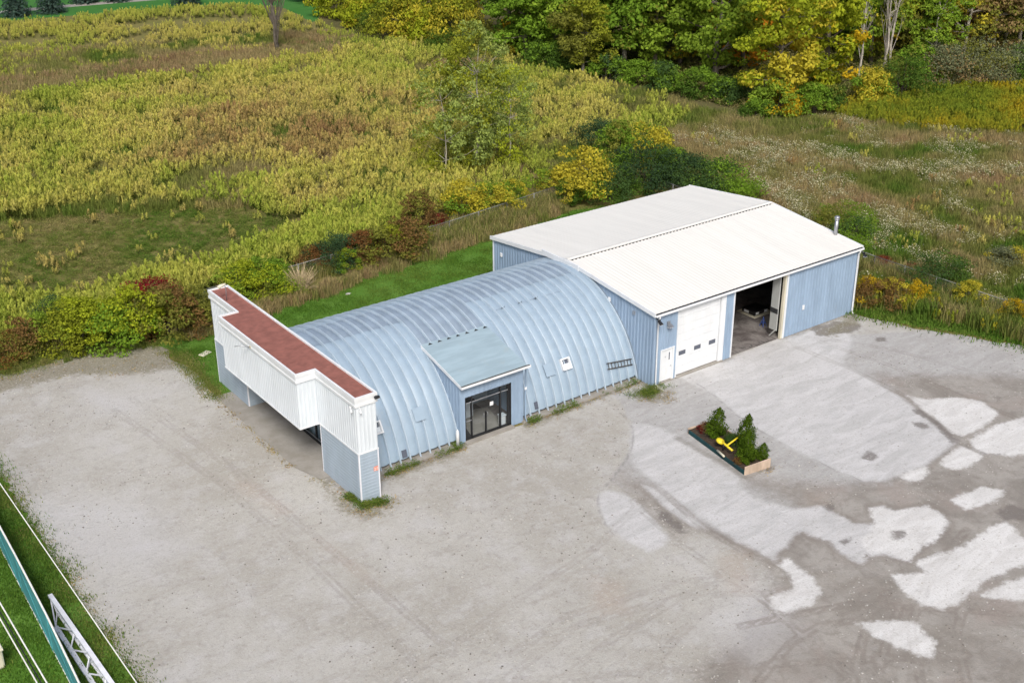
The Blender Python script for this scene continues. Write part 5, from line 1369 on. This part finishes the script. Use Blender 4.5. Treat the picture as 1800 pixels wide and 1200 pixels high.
def scatter(name, P, scl, tint, coll, label, cat, tilt=.08):
    n = len(P)
    me = bpy.data.meshes.new(name); me.vertices.add(n)
    V = np.concatenate([P[:, :2], np.zeros((n, 1))], 1) if P.shape[1] == 2 else P
    me.vertices.foreach_set('co', V.astype(np.float32).ravel())
    for an, av in (('scl', scl), ('tint', tint)):
        a = me.attributes.new(an, 'FLOAT', 'POINT'); a.data.foreach_set('value', np.broadcast_to(np.asarray(av, np.float32), (n,)).copy())
    a = me.attributes.new('rotv', 'FLOAT_VECTOR', 'POINT')
    a.data.foreach_set('vector', np.stack([rng.normal(0, tilt, n), rng.normal(0, tilt, n), rng.uniform(0, 6.28, n)], 1).astype(np.float32).ravel())
    a = me.attributes.new('pid', 'INT', 'POINT'); a.data.foreach_set('value', rng.integers(0, len(coll.objects), n).astype(np.int32))
    o = link(name, me)
    nt = bpy.data.node_groups.new(name, 'GeometryNodeTree')
    nt.interface.new_socket('Geometry', in_out='INPUT', socket_type='NodeSocketGeometry')
    nt.interface.new_socket('Geometry', in_out='OUTPUT', socket_type='NodeSocketGeometry')
    gi = nt.nodes.new('NodeGroupInput'); go = nt.nodes.new('NodeGroupOutput')
    ip = nt.nodes.new('GeometryNodeInstanceOnPoints'); ci = nt.nodes.new('GeometryNodeCollectionInfo')
    ci.inputs['Collection'].default_value = coll; ci.inputs['Separate Children'].default_value = True; ci.inputs['Reset Children'].default_value = True
    def na(nm, ty):
        q = nt.nodes.new('GeometryNodeInputNamedAttribute'); q.data_type = ty; q.inputs[0].default_value = nm
        return q.outputs[0]
    er = nt.nodes.new('FunctionNodeEulerToRotation')
    nt.links.new(na('rotv', 'FLOAT_VECTOR'), er.inputs[0])
    nt.links.new(gi.outputs[0], ip.inputs['Points']); nt.links.new(ci.outputs[0], ip.inputs['Instance'])
    ip.inputs['Pick Instance'].default_value = True
    nt.links.new(na('pid', 'INT'), ip.inputs['Instance Index']); nt.links.new(er.outputs[0], ip.inputs['Rotation'])
    nt.links.new(na('scl', 'FLOAT'), ip.inputs['Scale']); nt.links.new(ip.outputs[0], go.inputs[0])
    md = o.modifiers.new('scatter', 'NODES'); md.node_group = nt
    return tag(o, label, cat, kind='stuff')
def sample(zone_px, dens, margin=None):
    """random ground points inside a zone outlined on the photograph and carried down to the ground"""
    Z = Gs(zone_px); lo = Z.min(0); hi = Z.max(0)
    n = int((hi-lo).prod()*dens)
    P = rng.uniform(lo, hi, (n, 2))
    return P[inpoly(P[:, 0], P[:, 1], Z)]
def P3(P): return np.concatenate([P, np.zeros((len(P), 1))], 1)
# clear of buildings, lawn and yard
def clear(P):
    return P[(sdf(P, LOT) > .1) & (sdf(P, LAWN) > .1) & ~((P[:, 0] > -22) & (P[:, 0] < 19.2) & (P[:, 1] > -1) & (P[:, 1] < 17))]
FIELD = [(-420, 235), (0, 178), (230, 150), (340, 138), (580, 98), (700, 83), (860, 104), (1000, 142), (1150, 180), (1215, 212), (1170, 235), (1030, 265), (960, 310), (890, 345), (800, 375), (720, 385), (600, 408), (540, 400), (420, 365), (200, 360), (0, 392), (-420, 430)]
P = clear(sample(FIELD, 2.15)); u, v = proj(P3(P))
thin = fbm(P[:, 0]*.11, P[:, 1]*.11, 4)
P = P[(thin > .22+.2*rng.random(len(P))) & (rng.random(len(P)) < np.where(u > 940, .75, 1))]; u, v = proj(P3(P))
br = np.exp(-((u-520)/270)**2-((v-240)/75)**2)*.62+np.exp(-((u-280)/160)**2-((v-280)/45)**2)*.2+np.exp(-((u-1000)/120)**2-((v-240)/40)**2)*.25
t = np.clip(.16+br+(fbm(P[:, 0]*.16+5, P[:, 1]*.16, 4)-.5)*.9+rng.normal(0, .07, len(P)), 0, 1)
scatter('goldenrod_field', P, np.clip(rng.normal(.95, .22, len(P))+(fbm(P[:, 0]*.3+70, P[:, 1]*.3, 3)-.5)*.9, .4, 1.6), t, C_ROD, 'dense yellow-green and browning goldenrod filling the field', 'weeds')
FARF = [(-420, 105), (0, 44), (280, 20), (440, 14), (560, 46), (640, 68), (800, 96), (700, 100), (570, 86), (330, 108), (0, 150), (-420, 215)]
P = clear(sample(FARF, 1.7)); thin = fbm(P[:, 0]*.10+3, P[:, 1]*.10, 4); P = P[thin > .34+.36*rng.random(len(P))]
scatter('goldenrod_far', P, rng.uniform(.55, 1.0, len(P)), np.clip(.18+(fbm(P[:, 0]*.07, P[:, 1]*.07+4, 4)-.5)*1.1+rng.normal(0, .06, len(P)), 0, 1), C_ROD, 'patchy goldenrod in the far part of the field', 'weeds')
BAND = [(-420, 620), (0, 545), (60, 535), (150, 540), (250, 500), (380, 475), (480, 430), (560, 402), (680, 388), (735, 392), (640, 430), (540, 458), (440, 492), (330, 535), (150, 585), (0, 615), (-420, 720)]
P = clear(sample(BAND, 4.2))
scatter('goldenrod_band', P, rng.uniform(.85, 1.35, len(P)), np.clip(.14+(fbm(P[:, 0]*.3, P[:, 1]*.3, 3)-.5)*.5+rng.normal(0, .05, len(P)), 0, 1), C_ROD, 'tall bright goldenrod band just behind the hedge', 'weeds')
BARE = [(-420, 430), (0, 390), (200, 360), (420, 366), (545, 402), (470, 435), (380, 475), (250, 500), (0, 545), (-420, 620)]
P = clear(sample(BARE, 9.0)); n_ = fbm(P[:, 0]*.25, P[:, 1]*.25, 4)
scatter('low_weeds', P, rng.uniform(.45, .9, len(P)), np.clip(.28+(n_-.5)*.8+rng.normal(0, .12, len(P)), .05, .8), C_LOW, 'low olive ground cover in the open patch of the field', 'weeds')
P = clear(sample(BARE, .12))
scatter('goldenrod_strays', P, rng.uniform(.5, .95, len(P)), rng.uniform(.1, .7, len(P)), C_ROD, 'single goldenrod stems dotted over the open patch', 'weeds')
STRIP = [(-420, 215), (0, 146), (330, 102), (560, 78), (660, 92), (580, 104), (340, 140), (230, 152), (0, 182), (-420, 240)]
P = clear(sample(STRIP, 3.0))
scatter('brown_grass_strip', P, rng.uniform(.8, 1.5, len(P)), np.clip(.78+(fbm(P[:, 0]*.2, P[:, 1]*.2, 3)-.5)*.8, .3, 1), C_GRASS, 'strip of dead brown grass crossing the field', 'grass')
UNDER = [(-420, 235), (0, 100), (560, 60), (860, 104), (1215, 212), (1170, 235), (890, 345), (720, 385), (420, 365), (0, 392), (-420, 430)]
P = clear(sample(UNDER, 1.6))
scatter('field_undergrowth', P, rng.uniform(.8, 1.4, len(P)), np.clip(.40+(fbm(P[:, 0]*.15, P[:, 1]*.15+9, 4)-.5)*1.2, .1, .9), C_GRASS, 'green and dry grass growing between the goldenrod', 'grass')
FRINGE = [(840, 96), (1000, 138), (1150, 172), (1340, 222), (1480, 210), (1480, 232), (1330, 250), (1200, 235), (1000, 165), (860, 115)]
P = clear(sample(FRINGE, 2.4))
scatter('fringe_grass', P, rng.uniform(.8, 1.5, len(P)), np.clip(.36+(fbm(P[:, 0]*.25, P[:, 1]*.25, 4)-.5)*.9, 0, .9), C_GRASS, 'rough olive grass in front of the wood', 'grass')
MEAD = [(1170, 232), (1350, 220), (1480, 212), (1700, 236), (2150, 250), (2150, 640), (1800, 596), (1700, 566), (1600, 535), (1515, 500), (1500, 440), (1330, 345), (1190, 285)]
P = clear(sample(MEAD, 4.4)); P = P[(sdf(P, VERGE_R) > .2)]; n_ = fbm(P[:, 0]*.16, P[:, 1]*.16, 4); n2 = fbm(P[:, 0]*.42+7, P[:, 1]*.42, 3)
t = np.clip(.38+(n_-.5)*1.5+(n2-.5)*.6, .02, 1)
scatter('meadow_grass', P, rng.uniform(.6, 1.15, len(P)), t, C_GRASS, 'tan and olive meadow grass right of the shed', 'grass')
P = clear(sample(MEAD, 3.2)); P = P[(sdf(P, VERGE_R) > .3)]
n_ = fbm(P[:, 0]*.30+31, P[:, 1]*.20+11, 4); P = P[n_ > .57+.045*rng.normal(size=len(P))]
scatter('white_asters', P, rng.uniform(.7, 1.25, len(P)), rng.uniform(.15, .5, len(P)), C_ASTER, 'drifts of small white asters in the meadow', 'flowers')
P = clear(sample(MEAD, .22)); n_ = fbm(P[:, 0]*.2+51, P[:, 1]*.2, 3); P = P[n_ > .60]
scatter('meadow_goldenrod', P, rng.uniform(.6, 1.0, len(P)), rng.uniform(0, .9, len(P)), C_ROD, 'scattered goldenrod clumps in the meadow', 'weeds')
GOLD = [(1470, 212), (1480, 195), (1560, 188), (1640, 160), (1800, 152), (2150, 140), (2150, 255), (1800, 242), (1640, 236), (1500, 216)]
P = clear(sample(GOLD, 3.2)); n_ = fbm(P[:, 0]*.13+2, P[:, 1]*.13, 4)
leafmat('rod_gold', 'rod')
gm = MATS['rod_gold'].node_tree
for nd in gm.nodes:
    if nd.type == 'VALTORGB':
        for e_, c_ in zip(nd.color_ramp.elements, ((.19, .26, .035), (.26, .31, .04), (.34, .34, .04), (.40, .35, .035), (.44, .34, .03))): e_.color = (*c_, 1)
golds = []
for o_ in C_ROD.objects:
    m_ = o_.data.copy(); m_.materials[0] = MATS['rod_gold']; golds.append(m_)
C_GOLD = proto_col('golden_rod', golds)
scatter('golden_weeds', P, rng.uniform(.7, 1.05, len(P)), np.clip(.34+(n_-.5)*1.7+rng.normal(0, .12, len(P)), 0, 1), C_GOLD, 'bright golden weeds in front of the wood on the right', 'weeds')
def along(line, n, w):
    L = np.asarray(line, float); i = rng.integers(0, len(L)-1, n); f = rng.random(n)[:, None]
    return L[i]*(1-f)+L[i+1]*f+rng.normal(0, w, (n, 2))
along_ = along
# tall weeds between verge and meadow, hedge foot grasses
RW = [(1500, 520), (1560, 520), (1700, 545), (1800, 575), (2000, 640), (2000, 665), (1800, 604), (1700, 578), (1600, 556), (1505, 540)]
P = clear(sample(RW, 5.0))
scatter('verge_weeds', P, rng.uniform(1.0, 1.7, len(P)), np.clip(.30+(fbm(P[:, 0]*.6, P[:, 1]*.6, 3)-.5)*1.2, 0, .9), C_GRASS, 'tall bending grass along the verge fence', 'grass')
P = clear(sample(RW, .9))
scatter('verge_goldenrod', P, rng.uniform(.6, .95, len(P)), rng.uniform(.2, 1, len(P)), C_GOLD, 'golden flower spikes along the verge fence', 'weeds')
P = np.concatenate([along_([(-34, 27.6), (-12, 28.2), (5, 29.6), (18, 31.6)], 520, .45), along_([(-2, 27.8), (16, 30.2)], 420, .8)])
P = np.concatenate([P, along_([(26, 30), (26, 4), (26.3, -6.6), (31, -14)], 420, .5)])
scatter('fence_weeds', P, rng.uniform(.8, 1.45, len(P)), np.clip(.15+.5*rng.random(len(P)), 0, 1), C_GRASS, 'tall dry and green weeds hiding the wire fences', 'weeds')
def inpolyw(poly, dens):
    Z = np.asarray(poly, float); lo = Z.min(0); hi = Z.max(0); P = rng.uniform(lo, hi, (int((hi-lo).prod()*dens), 2))
    return P[sdf(P, Z) < 0]
P = inpolyw(VERGE_R, 9); P = P[sdf(P, VERGE_R) < -.35]
scatter('verge_turf', P, rng.uniform(1.5, 3.2, len(P)), np.clip(.08+(fbm(P[:, 0]*.5, P[:, 1]*.5, 3)-.5)*.35, 0, .4), C_TURF, 'uncut grass blades on the right verge', 'grass')
P = inpolyw(LAWN, 5); P = P[~((P[:, 1] < 16.6) & (P[:, 0] > -22))]
scatter('lawn_turf', P, rng.uniform(.8, 1.3, len(P)), np.clip(.05+(fbm(P[:, 0]*.3, P[:, 1]*.3, 3)-.5)*.35, 0, .3), C_TURF, 'short grass blades of the lawn strip', 'grass')
P = inpolyw([(-34.95, 32), (-35.1, -30), (-42, -30), (-42, 32)], 6); n_ = fbm(P[:, 0]*.5, P[:, 1]*.5, 4)
scatter('roadside_turf', P, rng.uniform(.8, 1.8, len(P)), np.clip(.08+(n_-.5)*.6, 0, .5), C_TURF, 'short grass blades of the roadside strip', 'grass')
HF = [(-200, 690), (0, 645), (170, 612), (300, 594), (370, 570), (520, 518), (620, 485), (720, 455), (900, 398), (950, 365), (990, 345), (1000, 372), (900, 412), (720, 466), (540, 535), (370, 590), (300, 605), (170, 625), (0, 660), (-200, 705)]
P = sample(HF, 6.0); P = P[~((P[:, 0] > -22) & (P[:, 0] < 19.2) & (P[:, 1] > -1) & (P[:, 1] < 17))]
u, v = proj(P3(P)); t = np.where(u < 330, .12+.3*rng.random(len(P)), .35+.5*rng.random(len(P)))
scatter('hedge_foot_grass', P, rng.uniform(.5, 1.1, len(P))*np.where(u < 330, .5, 1), t, C_GRASS, 'rough grass along the foot of the hedge', 'grass')
# weeds and dead leaves at edges of the yard
PW = np.concatenate([along([(-18.5, .80), (-16.4, .80)], 30, .08), along([(-15.2, .8), (-13.9, .82)], 9, .08), along([(-8.9, .82), (-8.0, .82)], 12, .07), along([(-7, .84), (-5.2, .88)], 22, .07), along([(-3.4, .9), (-.3, .95)], 16, .07), along(Gs([(612, 872), (640, 890), (678, 882)]), 90, .10), Gs([(805, 783)]).repeat(12, 0)+rng.normal(0, .16, (12, 2)), Gs([(1145, 688)]).repeat(60, 0)+rng.normal(0, .42, (60, 2))*np.array([1.3, .7])])
scatter('edge_weeds', PW, rng.uniform(.3, .8, len(PW)), rng.uniform(.0, .3, len(PW)), C_LOW, 'small green weeds along the building foot', 'weeds')
PL = np.concatenate([along([(-22.05, 14.4), (-22.1, 4.6)], 75, .12), along([(-34.95, 25), (-35.0, -20)], 130, .14), along(Gs([(380, 697), (350, 655), (320, 620)]), 90, .45), sample([(-100, 672), (0, 655), (130, 620), (300, 602), (330, 640), (250, 660), (100, 668)], 1.6), along([(-19, .7), (-13.5, .7)], 60, .15), along([(-9, .7), (0, .75)], 50, .15), along(Gs([(1120, 690), (1180, 700)]), 40, .5), along(Gs([(560, 838), (640, 900), (690, 880)]), 70, .28), Gs([(1345, 822)]).repeat(14, 0)+rng.normal(0, .3, (14, 2))])
scatter('leaf_litter', np.concatenate([PL, np.full((len(PL), 1), .008)], 1), rng.uniform(.5, 1.2, len(PL)), rng.uniform(.45, 1.0, len(PL)), C_LITTER, 'dead leaves and tufts scattered along the yard edges', 'leaves', .02)
PG = np.concatenate([along([(-35.35, 25), (-35.4, -25)], 260, .12), along(Gs([(385, 700), (345, 652), (310, 618)]), 160, .3), along(Gs([(0, 655), (130, 618), (300, 600)]), 220, .35)])
scatter('edge_grass', PG, rng.uniform(.6, 1.3, len(PG)), rng.uniform(.05, .45, len(PG)), C_TURF, 'ragged grass tufts creeping into the gravel', 'grass')

P = inpolyw([(-34.8, 24.5), (-23, 24.5), (-22.2, 15), (-22.2, 3), (-21, -1.2), (-19, .3), (0, .3), (0, -.3), (20, -6), (34, -24), (10, -45), (-34.8, -45)], 9.0)
n_ = fbm(P[:, 0]*.35+13, P[:, 1]*.35, 4); ap = np.min([sdf(P, q_) for q_ in PALE+BRIGHT], 0)
P = P[(n_ > .40+.16*rng.random(len(P))) & ((ap > .15) | (rng.random(len(P)) < .12))]
scatter('loose_stones', np.concatenate([P, np.full((len(P), 1), .004)], 1), rng.uniform(.35, 1.1, len(P))**1.6, np.clip(rng.normal(.5, .3, len(P)), 0, 1), C_STONE, 'loose gravel stones strewn over the yard', 'stones')

P = sample([(880, 100), (1000, 125), (1150, 155), (1340, 205), (1460, 190), (1560, 170), (1650, 145), (1900, 135), (1900, 40), (1300, 50), (900, 60)], 1.1)
scatter('wood_undergrowth', P, rng.uniform(1.4, 3.2, len(P)), np.clip(.18+.4*rng.random(len(P)), 0, 1), C_LOW, 'low leafy undergrowth between the trunks of the wood', 'weeds')
